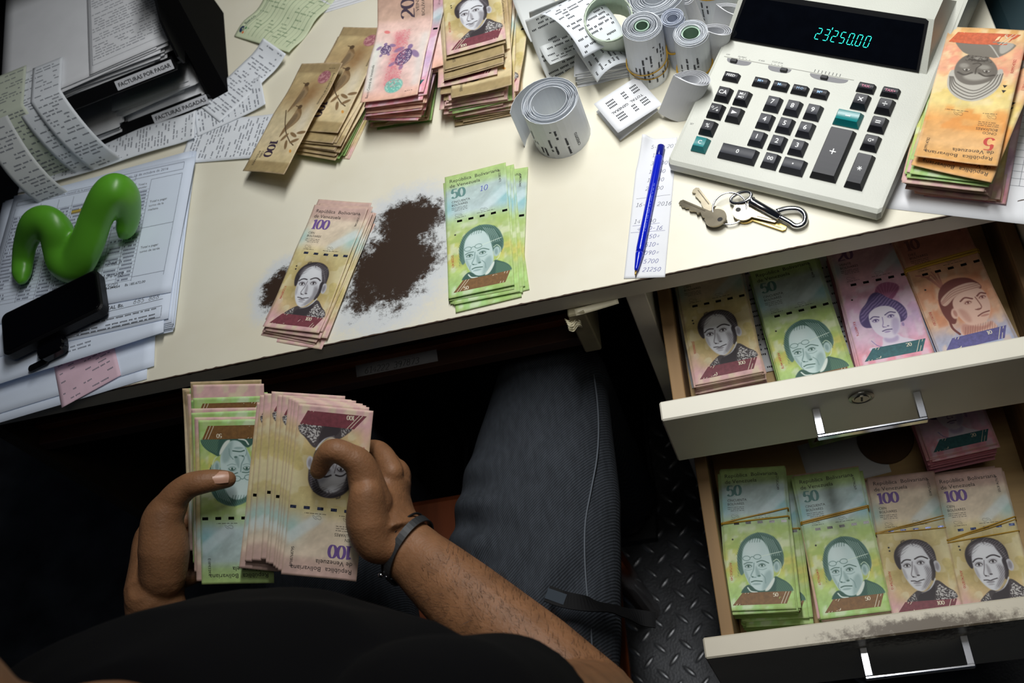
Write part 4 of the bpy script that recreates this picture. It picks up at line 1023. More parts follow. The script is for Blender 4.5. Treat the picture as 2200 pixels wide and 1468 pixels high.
def key(leg, x, y, w=15.5, d=15.5, h=8.0, m=KEYM, lm=WHITE, size=4.2, dy=0.0):
    k = (w, d, h, m.name)
    if k not in KC: KC[k] = keycap(w, d, h, m)
    o = obj('key', KC[k], calc, (x, y, zt(y) - .4), rot=(tilt, 0, 0))
    f_ = Flat()
    if leg == '>': f_.poly([(-2.6, -2), (3.2, 0), (-2.6, 2)])
    elif leg == '/': f_.line([(-2, -2), (2, 2)], .5).line([(-3.2 + math.cos(t), 1.2 + math.sin(t)) for t in np.linspace(0, 2 * PI, 9)], .4).line([(1.6, -2.2), (3.6, -2.2)], .4).line([(1.6, -1.2), (3.6, -1.2)], .4).line([(2.1, -.6), (2.1, -2.8)], .4).line([(3.1, -.6), (3.1, -2.8)], .4)
    elif leg == 'MU': f_.text('MU', 0, .5, 2.9, .01, align='CENTER').text('MD', 0, -3.4, 2.9, .01, align='CENTER')
    elif leg == 'M<>': f_.text('M', -1.6, -1.5, 3.0, 0, align='CENTER').line([(.8, 0), (2.2, 1.4), (3.6, 0), (2.2, -1.4), (.8, 0)], .4)
    elif leg in '+-=x%.*' and len(leg) == 1:
        if leg == '+': f_.rect(-3, 3, -.5, .5).rect(-.5, .5, -3, 3)
        elif leg == '-': f_.rect(-2.4, 2.4, -.55, .55)
        elif leg == '=': f_.rect(-2.4, 2.4, .5, 1.4).rect(-2.4, 2.4, -1.4, -.5)
        elif leg == 'x': f_.line([(-2, -2), (2, 2)], .9).line([(-2, 2), (2, -2)], .9)
        elif leg == '.': f_.rect(-.7, .7, -.7, .7)
        elif leg == '*':
            for t in (0, PI / 3, 2 * PI / 3): f_.line([(-2.3 * math.cos(t), -2.3 * math.sin(t)), (2.3 * math.cos(t), 2.3 * math.sin(t))], .7)
        else: f_.text(leg, 0, -size / 2, size, .005, align='CENTER')
    elif leg == ':': f_.rect(-2.4, 2.4, -.4, .4).rect(-.5, .5, 1.2, 2.2).rect(-.5, .5, -2.2, -1.2)
    else: f_.text(leg, 0, -size / 2, size, .012, align='CENTER')
    dish = .7 if w < d * 1.1 else .8
    td = d - (5.2 if d > 10 else 2.8)
    fn = lambda u, v: np.stack([u, v + .6 + dy, h - dish * (1 - np.clip((v + dy) / (td / 2), -1, 1) ** 2) * (1 if w >= d * 1.1 else .8 / .7)], -1)
    lay('legend', f_, fn, lm, o, .25)
for leg, x in (('M+', 61), ('M-', 81), ('M<>', 101), ('M*', 121)): key(leg, x, 97.6, 16.5, 8.8, 6, KEYD, BLUEL, 3.2)
key('FEED', 29.5, 97.4, 17, 8.8, 6, KEYD, WHITE, 3.0)
key('TAX-', 160.5, 113, 17, 8.8, 6, KEYD, PINKL, 2.8); key('TAX+', 183.5, 113, 17, 8.8, 6, KEYD, PINKL, 2.8)
for leg, x, y in (('CA', 30, 76.4), ('MU', 50, 76.4), ('/', 30, 56.6), ('>', 50, 56.6), ('%', 30, 36.9)): key(leg, x, y, m=KEYD, size=4.6)
key('C', 30, 17.6, m=TEAL, size=4.2)
for i, leg in enumerate('789456123'): key(leg, 81.8 + 20.3 * (i % 3), 76.7 - 20 * (i // 3), size=5.2)
key('0', 70, 16.8, 38, 15.5, size=4.4); key('00', 103, 17.2, size=4.2); key('.', 125.6, 16.9, 23, 15.5)
key('x', 161, 97.2, m=KEYD); key(':', 184, 97.2, m=KEYD); key('-', 156.2, 77.4, 25, 15.5, m=TEAL); key('=', 184.6, 77.4, m=KEYD); key('G*', 185, 57.4, m=KEYD, size=3.4)
key('+', 156.3, 38, 25, 55, 8, KEYD); key('*', 185.6, 27, 17, 36, 8, KEYD)
# slide switches in oval slots, with tick marks
for x0, w, kx in ((16, 26, 8), (60, 24, 17), (103, 38, 15)):
    P = [(x0 + w / 2 + (w / 2) * math.copysign(abs(math.cos(t)) ** .6, math.cos(t)), 119.4 - 5.6 * abs(math.sin(t)) ** .8 * (1 if math.sin(t) > 0 else 0)) for t in np.linspace(0, PI, 14)]
    f_ = Flat().poly(P[::-1]); lay('switch_slot', f_, top, mat('switch_slot_grey', (112, 112, 116), .5), calc, .15)
    MB().box(x0 + kx - 3.6, x0 + kx + 3.6, 114.6, 119, zt(117) - .5, zt(117) + 2.2, .7).make('switch_knob', mat('dark_switch', (44, 44, 46), .4), calc)
lay('groove', Flat().rect(12, 146, 120, 120.7), top, mat('groove_shadow_plastic', (150, 150, 142), .6), calc, .12)
pl = Flat().text('OFF', 13, 122.4, 1.7).text('ON PRINT', 26, 122.4, 1.7, wide=.8).text('IC ADD', 48, 122.4, 1.7, wide=.8).text('F CUT UP 5/4', 62, 123.6, 1.7, wide=.8)
for x0, n in ((28, 4), (62, 4), (106, 8)):
    for i in range(n): pl.rect(x0 + 3.6 * i, x0 + 3.6 * i + .7, 121.2, 121.9 if x0 < 100 else 124.4)
pl.text('SET', 9, 38, 2.0, wide=.9)
lay('small_print', pl, top, SMALLP, calc, .12)

# ================================================================ pen and jotting strip
A_, B_ = at(1422, 318, 1), at(1366, 596, 1); Lp = float(np.linalg.norm(B_ - A_))
s0 = [at(1385, 300, .5), at(1443, 297, .5), at(1424, 596, .5), at(1345, 599, .5)]
cen = sum(s0) / 4; angs = math.atan2((s0[0] + s0[1] - s0[2] - s0[3])[1], (s0[0] + s0[1] - s0[2] - s0[3])[0]) - PI / 2
LS = float(np.linalg.norm((s0[0] + s0[1]) / 2 - (s0[2] + s0[3]) / 2)); WS = 40.0
def stripfn(u, v):
    k = np.clip((v - LS / 2 + 40) / 40, 0, 1) * np.clip(-u / (WS / 2) * 1.2, 0, 1)
    return np.stack([u + 5 * k, v, .4 + 9 * k ** 2 + 0 * u], -1)
strip = slip('jotting_strip', WS, LS, (cen[0], cen[1], .3), angs, 'narrow white paper strip with handwritten sums lying under the blue pen', 'paper', fn=stripfn, nu=20, nv=50)
hw = Flat(); hb_ = Flat()
for i, t in enumerate(['5-10 2016', '154', '33600', '19800', '19200', '23800']): hw.add(*digits2d(t, 4.6, .32, .45, .22, .8, .035), at_=(-8 + (0 if i == 0 else 4) - 2.0 * i * .4, LS / 2 - 13 - 11 * i * .95 + .0))
hw.line([(-16, LS / 2 - 75), (18, LS / 2 - 72)], .25, 6)
for i, t in enumerate(['16-10 2016', '7', '147800']): hw.add(*digits2d(t, 4.8, .32, .45, .22, .8, .035), at_=(-16 + (14 if i == 1 else 0), LS / 2 - 85 - 10 * i))
hb_.line([(-17, -LS / 2 + 61), (10, -LS / 2 + 63)], .3, 6).line([(-18, -LS / 2 + 53), (16, -LS / 2 + 54)], .3, 6)
for i, t in enumerate(['4-10-16', '150=', '510=', '090=', '5700', '21250']): hb_.add(*digits2d(t, 4.8, .34, .5, .3, .8, .04), at_=(-12 if i == 0 else -3, -LS / 2 + 55 - 9.6 * i))
lay('pencil_sums', hw, stripfn, mat('grey_biro', (84, 88, 108), .7), strip, .1); lay('ink_sums', hb_, stripfn, mat('violet_biro', (88, 92, 150), .7), strip, .1)
d = (B_ - A_) / Lp; pang = math.atan2(d[1], d[0])
pen = obj('ballpoint_pen', None, loc=(A_[0], A_[1], 4.6), rotz=pang, label='blue plastic ballpoint pen lying on the jotting strip', cat='pen')
BLUE = mat('glossy_blue_plastic', (8, 30, 190), .22, spec=.5, coat=.4)
def lx(prof, n=20):
    V, F = lathe([(r, x) for x, r in prof], n); return V[:, [2, 0, 1]], F
obj('barrel', mesh('barrel', *lx([(14, 4.0), (15, 4.25), (Lp - 30, 4.25), (Lp - 29, 4.0), (Lp - 26, 3.9)]), BLUE, smooth=True), pen)
obj('end_cap', mesh('end_cap', *lx([(0, 3.2), (.8, 3.9), (13, 3.9), (14.2, 3.7)]), mat('deep_blue_plastic', (5, 18, 130), .25), smooth=True), pen)
obj('nose_cone', mesh('nose_cone', *lx([(Lp - 26, 3.9), (Lp - 24, 4.0), (Lp - 8, 2.2), (Lp - 7, 2.0), (Lp - 5, 1.2)]), BLUE, smooth=True), pen)
obj('ball_tip', mesh('ball_tip', *lx([(Lp - 5, 1.2), (Lp - 2, .8), (Lp - .3, .5), (Lp, .2)]), mat('brass', (200, 160, 84), .3, 1.0), smooth=True), pen)
wf = lambda u, v: np.stack([u, -4.3 * np.sin(v / 4.3 - .5), 4.3 * np.cos(v / 4.3 - .5)], -1)
lay('imprint', Flat().rows(50, 108, -1, 1, 3, 1.4, .9, 4), wf, mat('pale_imprint', (130, 150, 226), .5), pen, .06)

# ================================================================ keys on a ring with a swivel hook
STEEL = mat('nickel_key', (148, 140, 122), .3, 1.0, vary=.25, scale=60); BRASS = mat('worn_brass_key', (186, 160, 96), .3, 1.0, vary=.2, scale=60)
kc = at(1590, 455, 0)
kr = obj('key_ring', None, loc=(kc[0], kc[1], 0), label='bunch of four metal keys on a split ring with a swivel snap hook', cat='keys')
def kp(px, py, z): return at(px, py, z) - np.array([kc[0], kc[1], 0])
def keything(head, tip, m, tw=0.0, seed=0):
    r = random.Random(seed); h, t = np.array(head), np.array(tip); L_ = np.linalg.norm(t - h); th = 2.0
    pts = [(10.5 * math.cos(a), 10.5 * math.sin(a)) for a in np.linspace(.42, 2 * PI - .42, 22)]
    edge = [(9.7, -4.2), (L_ - 2, -4.2), (L_, -2), (L_ - .5, 1.5)]
    x = L_ - 3; lo = True
    while x > 16: edge.append((x, r.uniform(1.0, 4.2))); x -= r.uniform(1.8, 3.2)
    edge += [(13, 4.4), (9.7, 4.3)]
    out = [(x, y) for x, y in pts][::1]; poly = [(x, y) for x, y in out] + edge
    hole = [(-5.5 + 2.6 * math.cos(a), 2.6 * math.sin(a)) for a in np.linspace(0, 2 * PI, 12, endpoint=False)]
    n = len(poly); V = [(x, y, z) for z in (0, th) for x, y in poly]
    F = [tuple(range(n))[::-1], tuple(range(n, 2 * n))] + [(i, (i + 1) % n, n + (i + 1) % n, n + i) for i in range(n)]
    o = obj('key', mesh('key', V, F, m), kr, h)
    e = (t - h) / L_; o.rotation_euler = Vector(e).to_track_quat('X', 'Z').to_euler()
    hv = [(x, y, z) for z in (-.06, th + .06) for x, y in hole]
    obj('key_hole', mesh('key_hole', hv, [tuple(range(12))[::-1], tuple(range(12, 24))] + [(i, (i + 1) % 12, 12 + (i + 1) % 12, 12 + i) for i in range(12)], mat('dark_hole', (20, 18, 16), .6)), o)
    gv = rbox(14, L_ - 4, -2.6, -1.6, th - .1, th + .1); obj('groove', mesh('groove', *gv, mat('key_groove', (92, 86, 74), .4, 1.0)), o)
keything(kp(1538, 470, 6), kp(1460, 437, 1), STEEL, seed=1); keything(kp(1535, 464, 2.5), kp(1492, 408, 1), STEEL, seed=2)
keything(kp(1602, 462, 1), kp(1690, 492, 1), BRASS, seed=3); keything(kp(1598, 456, 4.4), kp(1672, 474, 3.4), STEEL, seed=4)
rc = kp(1567, 446, 8)
P = [(rc[0] + 16 * math.cos(t), rc[1] + 17 * math.sin(t), 4 + 3 * (1 + math.sin(t)) / 1.2) for t in np.linspace(0, 2 * PI, 40, endpoint=False)]
obj('split_ring', mesh('split_ring', *tube(P, .9, 8, closed=True), CHROME, smooth=True), kr)
hk = [kp(1618, 436, 8), kp(1622, 437, 8), kp(1674, 466, 8)]
obj('hook_barrel', mesh('hook_barrel', *tube([kp(1612, 432, 8), kp(1615, 433, 8), kp(1617, 435, 8), kp(1675, 467, 7.5)], [4.2, 4.9, 4.2, 3.6], 16), CHROME, smooth=True), kr)
P = smoothpath([kp(1668, 455, 7), kp(1690, 449, 6.5), kp(1715, 450, 6), kp(1729, 462, 5.5), kp(1727, 480, 5), kp(1710, 486, 5), kp(1695, 477, 6), kp(1676, 467, 7)], 5)
obj('snap_hook', mesh('snap_hook', *tube(P, 2.7, 10), CHROME, smooth=True), kr)
ec = kp(1592, 425, 7)
P = [(ec[0] + 10 * math.cos(t), ec[1] + 6 * math.sin(t), 7 + 1.5 * math.cos(t)) for t in np.linspace(0, 2 * PI, 30, endpoint=False)]
obj('swivel_eye', mesh('swivel_eye', *tube(P, 1.7, 8, closed=True), CHROME, smooth=True), kr)

# ================================================================ papers, receipts, rolls
def quad(p, z):
    """centre, turn, width and length of a rectangle sighted by its corners TL TR BR BL"""
    q = [at(a, b, z if np.isscalar(z) else z[i]) for i, (a, b) in enumerate(p)]
    up = (q[0] + q[1] - q[2] - q[3]) / 2; rt = (q[1] + q[2] - q[0] - q[3]) / 2
    return sum(q) / 4, math.atan2(up[1], up[0]) - PI / 2, float(np.linalg.norm(rt)), float(np.linalg.norm(up))
THERM = mat('thermal_paper', (230, 235, 241), .55, vary=.04, scale=40)
GREYP = mat('receipt_back', (206, 210, 210), .6)
TONER = mat('receipt_print', (92, 97, 110), .8)
BLACKP = mat('black_print', (30, 32, 38), .8)
def wavy(a=.6, curl=0.0, L_=150.0, ph=0.0):
    return lambda u, v: np.stack([u, v, .3 + a * (1 + np.sin(v * .045 + ph)) + curl * np.clip((v - L_ / 2 + 30) / 30, 0, 1) ** 2], -1)
def receipt(p, z, label, a=.6, curl=0.0, seed=0, pitch=4.4, group=None, m=THERM, rows=True, ph=0.0):
    c, t, w, l = quad(p, z); fn = wavy(a, curl, l, ph)
    o = slip('receipt', w, l, (c[0], c[1], z), t, label, 'receipt', m, fn, 12, 40, .2, group)
    if rows: lay('printed_rows', Flat().rows(-w / 2 + 4, w / 2 - 4, -l / 2 + 4, l / 2 - 4, pitch, 2.0, .7, seed), fn, TONER, o, .1)
    return o
# long till receipts by the letter tray
receipt([(573, 90), (622, 131), (470, 262), (428, 226)], 3.2, 'long white till receipt slanting across the other receipts by the tray corner', 1.0, 8, 1)
receipt([(560, 168), (577, 228), (430, 290), (410, 236)], 2.2, 'short-ended till receipt emerging under the slanting receipt', .6, 3, 2)
receipt([(591, 250), (575, 336), (400, 352), (405, 262)], 1.4, 'wide till receipt whose end lies near the slanted hundreds', .5, 2, 3)
receipt([(424, 240), (418, 298), (88, 402), (108, 338)], 4.2, 'long cream till receipt running in front of the letter tray', 1.0, 2, 4)
receipt([(120, 352), (118, 400), (40, 412), (50, 372)], 2.2, 'stub of a till receipt showing left of the spreadsheet', .4, 2, 5)
# deposit slip and white forms at the back
c, t, w, l = quad([(590, -30), (745, -30), (620, 118), (511, 70)], 2)
fn = lambda u, v: np.stack([u, v, 2.2 + 2.2 * np.sin(v * .11 + u * .02)], -1)
dslip = slip('deposit_slip', 105, l * 1.05, (c[0], c[1], 1), t, 'pale green bank deposit slip with rippled folds', 'form', mat('pale_green_form', (206, 216, 182), .65, vary=.04), fn, 24, 50)
hl = l * .525; f_ = Flat(); r_ = random.Random(2)
for i in range(13):
    x = -44 + 7.2 * i
    f_.line([(x, -hl + 6), (x, hl - 6)], .35 if i % 3 else .9, 30)
f_.rows(-46, 46, -hl + 8, hl - 8, 6, 2.0, .45, 7); lay('form_lines', f_, fn, mat('green_form_ink', (122, 146, 112), .7), dslip, .1)
lay('form_heading', Flat().text('Banco', -44, -hl + 20, 5, .01, rot=PI / 2, wide=1.1).line([(-41.5, -hl + 8), (-41.5, hl - 30)], .6, 20), fn, mat('dark_green_ink', (52, 74, 70), .7), dslip, .12)
ring = lambda cx, cy, rx, ry: [(cx + rx * math.cos(t), cy + ry * math.sin(t)) for t in np.linspace(0, 2 * PI, 18, endpoint=False)]
lay('bank_mark', Flat().poly(ring(-46, -hl + 12, 3.4, 5)), fn, mat('navy_mark', (26, 46, 84), .6), dslip, .14)
lay('bank_mark', Flat().poly(ring(-41, -hl + 8, 1.7, 1.7)), fn, mat('orange_mark', (222, 110, 52), .6), dslip, .14)
lay('bank_mark', Flat().poly(ring(-40, -hl + 15, 1.3, 2.0)), fn, mat('green_mark', (60, 140, 80), .6), dslip, .14)
for k in range(2):
    c, t, w, l = quad([(640, -55 + 4 * k), (800, -75), (770, 8 - 5 * k), (668, 34 - 5 * k)], .6 + .6 * k)
    o = slip('paper_form', w, l, (c[0], c[1], .4 + .6 * k), t, ('white ruled form poking out from under the deposit slip', 'white ruled form lying on another form behind the deposit slip')[k], 'form')
    f_ = Flat()
    for i in range(6): f_.line([(-w / 2 + 4, -l / 2 + 5 + 5 * i), (w / 2 - 4, -l / 2 + 5 + 5 * i)], .3, 4)
    lay('ruled_lines', f_, IDENT, TONER, o, .1)

# ---- rolls
def roll(px, py, r0, r1, turns, h, label, name='paper_roll', lean=(0, 0), flare=0.0, fa=3.0, sq=1.0, turn=0.0, m=THERM, band=None, rows=None, seed=0, core=None, z=0.0, group=None, text=None):
    """strip wound on edge; px,py = foot of its front side on the desk"""
    P0 = at(px, py, z); r = random.Random(seed)
    d = np.array([P0[0] - CAM[0], P0[1] - CAM[1]]); d /= np.linalg.norm(d)
    root = obj(name, None, loc=(P0[0] + d[0] * r1, P0[1] + d[1] * r1, z), rot=(lean[0], lean[1], 0), label=label, cat='paper roll', group=group)
    n = int(turns * 26); A = np.linspace(0, turns * 2 * PI, n)
    wob = np.array([r.gauss(0, 1) for _ in range(n)]); wob = np.convolve(wob, np.ones(9) / 9, 'same')
    base = r0 + (r1 - r0) * (A / A[-1]) ** .8
    last = np.clip((A - A[-1] + fa) / fa, 0, 1)
    R = base + wob * .5 + flare * last ** 2
    th = A + turn
    X, Y = R * np.cos(th), R * np.sin(th) * sq
    top = h + 1.2 * np.interp(A, np.linspace(0, A[-1], 12), [r.gauss(0, 1) for _ in range(12)]) - 2.0 * last
    nx, ny = np.cos(th), np.sin(th) * sq; k = .32
    V = []
    for i in range(n):
        V += [(X[i], Y[i], 0), (X[i] + nx[i] * k, Y[i] + ny[i] * k, 0), (X[i] + nx[i] * k, Y[i] + ny[i] * k, top[i]), (X[i], Y[i], top[i])]
    F = ringfaces(n, 4)
    obj('wound_strip', mesh('wound_strip', V, [f[::-1] for f in F], m), root)
    def outer(u, v):                              # u = distance round the outside, facing the room at 0
        a = u / r1 - PI / 2
        th0 = np.mod(a - turn, 2 * PI); lastturn = A[-1] - np.mod(A[-1] - th0, 2 * PI)
        Rr = np.interp(lastturn, A, R) + k
        return np.stack([Rr * np.cos(a), Rr * np.sin(a) * sq, v], -1)
    if rows:
        q_ = Flat().rows(rows[2], rows[3], -rows[1], -rows[0], rows[4] * .7, rows[5], .62, seed)
        lay('printed_rows', Flat().add(np.concatenate(q_.V), q_.F, rot=PI / 2), outer, BLACKP, root, .25)
    if text:
        f_ = Flat()
        for t_, u_, v_, s_, rt in text: f_.text(t_, u_, v_, s_, .008, rot=rt)
        lay('printed_words', f_, outer, BLACKP, root, .25)
    if core:
        V, Ff = lathe([(core[0], .5), (core[0] + 1.4, .5), (core[0] + 1.4, h - 1), (core[0], h - 1)], 28); Ff = [f for f in Ff if len(f) == 4] + [(i, (i + 1) % 28, 84 + (i + 1) % 28, 84 + i) for i in range(28)]
        obj('core', mesh('core', V, Ff, mat('green_core_%d' % core[1], core[2], .6)), root)
    for i, (zb, tl, rb) in enumerate(band or []):
        Q = [(0, 0, 0)] * 40
        t_ = np.linspace(0, 2 * PI, 40, endpoint=False); Rb = r1 + flare * .2 + 1.2
        Q = np.c_[Rb * np.cos(t_), Rb * np.sin(t_) * sq, zb + tl * np.cos(t_ + i)]
        obj('rubber_band', mesh('rubber_band', *tube(Q, rb, 6, closed=True), BANDM), root)
    return root
roll(1226, 337, 17, 31, 8, 56, 'loosely wound till roll with its outer end flaring open, standing alone before the heap', flare=11, fa=2.8, turn=3.2 - 14 * PI, seed=1,
     rows=(-34, 12, 4, 44, 7.0, 2.6), text=[('CREDITO', 22, 8, 3.4, PI / 2)])
roll(1402, 191, 8, 20.5, 9, 74, 'tall till roll tied with a thin tan rubber band, standing behind the folded receipt', seed=2, band=[(24, 3, .7), (20, -4, .6)], rows=(-14, 22, 8, 60, 6, 2.2), core=(6, 1, (150, 180, 160)), lean=(.02, .08))
roll(1500, 186, 9, 17.5, 10, 62, 'till roll with a green-edged hollow centre beside the calculator', seed=3, rows=(-16, 4, 14, 44, 5, 2.2), core=(8, 2, (160, 188, 168)), band=[(14, 3, .9)], lean=(.03, .06))
roll(1470, 152, 5, 12, 8, 66, 'slim bluish till roll wedged between the two tied rolls', seed=4, m=mat('bluish_paper', (196, 204, 220), .6), band=[(30, 6, 1.0)])
roll(1438, 128, 10, 30, 12, 66, 'fat untidy till roll at the back of the heap', seed=5, rows=(10, 34, 6, 56, 6, 2.4), flare=3)
roll(1552, 66, 10, 25, 6, 70, 'thick roll bound with a bright yellow rubber band near the display', seed=6, band=[(48, 2, 1.5)], rows=(-20, 20, 6, 40, 9, 2.2))
roll(1512, 86, 2, 7, 5, 60, 'thin tightly rolled white paper stick in the heap', seed=7, m=PAPER, lean=(.05, -.15))
# teardrop-folded rolls leaning on the calculator
def teardrop(top, bot, w, label, seed, layers=4, ztop=52, wide=1.0):
    w *= 1.35; T, B = at(*top, ztop), at(*bot, 1); ax = T - B; L_ = np.linalg.norm(ax)
    root = obj('folded_roll', None, loc=B, label=label, cat='paper roll'); root.rotation_euler = Vector(ax).to_track_quat('Z', 'Y').to_euler()
    b = MB(); t = np.linspace(0, 2 * PI, 40)
    for i in range(layers):
        s_ = w * (1 - .11 * i); th = .35
        X = s_ * .52 * np.sin(t) * np.sin(t / 2) ** .9 * wide; Y = s_ * np.cos(t) * .95 + i * .3
        nx = np.gradient(Y); ny = -np.gradient(X); nn = np.hypot(nx, ny) + 1e-6; nx, ny = nx / nn, ny / nn
        V = []
        for k in range(40): V += [(X[k], Y[k], 0), (X[k] + nx[k] * th, Y[k] + ny[k] * th, 0), (X[k] + nx[k] * th, Y[k] + ny[k] * th, L_ - i * .6), (X[k], Y[k], L_ - i * .6)]
        b.add(V, ringfaces(40, 4))
    b.make('folded_strip', PAPER, root)
    cf = lambda u, v: np.stack([-w * .52 * wide * np.cos(u * .0) * 1.02 + 0 * u, u, v], -1)
    f_ = Flat().rows(-w * .5, w * .5, 6, L_ - 20, 5, 2.2, .7, seed); V = np.concatenate(f_.V)
    a = PI + V[:, 0] / w
    Xp = w * .52 * np.sin(a) * np.sin(a / 2) ** .9 * wide
    return root
teardrop((1487, 166), (1452, 246), 15, 'folded bluish receipt roll leaning open against the calculator corner', 1, 5, 50, 1.25)
teardrop((1537, 62), (1522, 138), 13, 'folded receipt roll pinched by a rubber band, leaning against the calculator side', 2, 4, 52)
teardrop((1572, 18), (1556, 92), 13, 'folded receipt roll behind the pinched one along the calculator side', 3, 4, 52)
# wide open roll with green ring
roll(1328, 112, 24, 26, 2, 50, 'wide hollow roll with pale green inside and a green rim line', seed=9, m=mat('pale_green_lining', (204, 214, 196), .6), lean=(.42, .05), core=(24, 3, (188, 204, 184)), z=22)
# curled receipts of the heap
def arcsheet(w, l, R, label, p, z, rotz, rot=None, m=THERM, seed=0, rows=True, group=None, back=False):
    fn = lambda u, v: np.stack([u, R * np.sin(v / R), R * (1 - np.cos(v / R)) * (1 if not back else -1)], -1)
    c = at(*p, z)
    o = slip('receipt', w, l, (c[0], c[1], z), rotz, label, 'receipt', m, fn, 10, 30, .2, group, rot)
    if rows: lay('printed_rows', Flat().rows(-w / 2 + 4, w / 2 - 4, -l / 2 + 4, l / 2 - 4, 5, 2.4, .7, seed), fn, BLACKP, o, .12)
    return o
arcsheet(57, 62, 24, 'curled till receipt arching over the folded wad', (1300, 98), 34, -.95, (-.25, .18, -1.2), seed=3, back=True)
arcsheet(57, 80, 60, 'white till receipt sloping down over the hollow roll', (1255, 34), 66, .6, (.25, .25, .62), seed=4, back=True)
arcsheet(57, 74, 34, 'grey-shaded till receipt curling open beside the wide hollow roll', (1205, 70), 30, .35, (.7, .15, .35), seed=5, m=GREYP)
arcsheet(50, 90, 120, 'receipt standing on edge at the left of the heap', (1200, 104), 20, .3, (1.0, .1, .38), seed=6, m=GREYP)
arcsheet(46, 84, 80, 'blank receipt end with a green dotted line left of the heap', (1152, 14), 28, .35, (.55, .2, .32), rows=False, m=GREYP)
# folded wad of sheets
cw = at(1302, 150, 0); wad = []
for i in range(9):
    fn = lambda u, v, i=i: np.stack([u, v, .6 * np.sin(u * .12 + i) + .5 * np.sin(v * .1 + 2 * i)], -1)
    slip('folded_receipt', 60, 52, (cw[0] + random.gauss(0, 1.2), cw[1] + 10 + random.gauss(0, 1.2), 1.5 + 2.1 * i), -.1 + random.gauss(0, .04), 'white receipt folded flat in the wad beneath the curled receipt', 'receipt', PAPER, fn, 14, 12, .9, 'folded receipts in the wad')
# folded receipt standing like a tent
c, t, w, l = quad([(1376, 156), (1416, 236), (1322, 284), (1281, 224)], (16, 15, 15, 16))
tent = obj('folded_receipt', None, loc=(c[0], c[1], 0), rotz=t, label='folded till receipt printed TOTAL GENERAL, propped up like a tent', cat='receipt')
fn = lambda u, v: np.stack([u, v, 15 + .03 * v + .0015 * u * u], -1)
obj('top_panel', sheetmesh('top_panel', w, l, fn, 10, 10, .25, PAPER), tent)
fn2 = lambda u, v: np.stack([u, v * .9 - 3, 3 + (v + l / 2) * .17], -1)
obj('under_panel', sheetmesh('under_panel', w, l, fn2, 6, 8, .25, PAPER), tent)
f_ = Flat()
for rw, y in enumerate((14, 10, 6, -8, -12, -16)):
    r_ = random.Random(rw)
    for x0, n_ in ((-20, 5), (-6, 3), (8, 6)):
        for i in range(n_): f_.rect(x0 + 1.6 * i, x0 + 1.6 * i + 1.1, y - 2.2, y)
tt = Flat().text('TOTAL  GENERAL', 0, -2.6, 3.4, .012, align='CENTER')
lay('printed_rows', Flat().add(np.concatenate(f_.V), f_.F, rot=-PI / 2), fn, BLACKP, tent, .12); lay('printed_words', Flat().add(np.concatenate(tt.V), tt.F, rot=-PI / 2), fn, BLACKP, tent, .12)

# ---- letter tray, three tiers
BLK = mat('black_plastic', (6, 6, 8), .45, bump=.2, bscale=800, spec=.25)
ta = .15
tray = obj('letter_tray', None, loc=(-598, 397, 0), rotz=ta, label='black three-tier letter tray with printed invoice labels on its front lips', cat='letter tray')
for i in range(3):
    z = 66 * i; sh_ = 215 * (i == 2)
    MB().box(-268, 0, sh_, 340 + sh_, z + 2, z + 5).make('shelf', BLK, tray)
    obj('front_lip', mesh('front_lip', [(x, sh_ + y, z + q) for x in (-262, -6) for y, q in ((0, 2), (-10, 2), (-11, 4), (-1, 15), (1, 15))], [(0, 1, 2, 3, 4), (9, 8, 7, 6, 5)] + [(j, 5 + j, 5 + (j + 1) % 5, (j + 1) % 5) for j in range(5)], BLK), tray)
    MB().box(-268, 0, 337 + sh_, 340 + sh_, z + 5, z + 50).make('back_wall', BLK, tray)
    for x in (-271, 0):
        P = [(0, z), (40, z), (340, z), (340, z + 58), (60, z + 64), (22, z + 50), (6, z + 30), (-4, z + 14)]
        V = [(x + e, p[0] + sh_, p[1]) for e in (0, 3) for p in P]; k = len(P)
        obj('side_wall', mesh('side_wall', V, [tuple(range(k)), tuple(range(2 * k - 1, k - 1, -1))] + [((j + 1) % k, j, k + j, k + (j + 1) % k) for j in range(k)], BLK), tray)
V = [(3, y, zz) for y, zz in [(-6, 0), (150, 0), (150, 170)] + [(62 - 68 * math.cos(t * PI / 2) + 30 * math.sin(t * PI), 160 - 160 * (1 - math.sin(t * PI / 2)) ) for t in np.linspace(1, .06, 12)]]; V2 = [(v[0] + 22 + .0 * v[1], v[1] + 4, v[2]) for v in V]; k = len(V)
obj('tray_foot', mesh('tray_foot', V + V2, [tuple(range(k)), tuple(range(2 * k - 1, k - 1, -1))] + [((j + 1) % k, j, k + j, k + (j + 1) % k) for j in range(k)], mat('black_matt_plastic', (5, 5, 6), .85, spec=.08)), tray)
for i, (t_, x0) in enumerate((('FACTURAS PAGADAS', -72), ('FACTURAS POR PAGAR', -80))):
    z = 66 * i; w_ = 76
    lo = obj('label_strip', mesh('label_strip', *rbox(-w_ / 2, w_ / 2, -5.6, 5.6, 0, .4), mat('label_paper', (206, 208, 214), .6)), tray, (x0 + w_ / 2 - 4, -7.2, z + 10.2), rot=(.8, 0, 0))
    f_ = Flat(); fit(f_, t_, -w_ / 2 + 3, -2.3, 4.8, w_ - 6, .022); lay('lettering', f_, lambda u, v: np.stack([u, v, 0 * u + .4], -1), BLACKP, lo, .12)
def traypt(x, y, z):
    c_, s_ = math.cos(ta), math.sin(ta); return (-598 + c_ * x - s_ * y, 397 + s_ * x + c_ * y, z)
rs = random.Random(5)
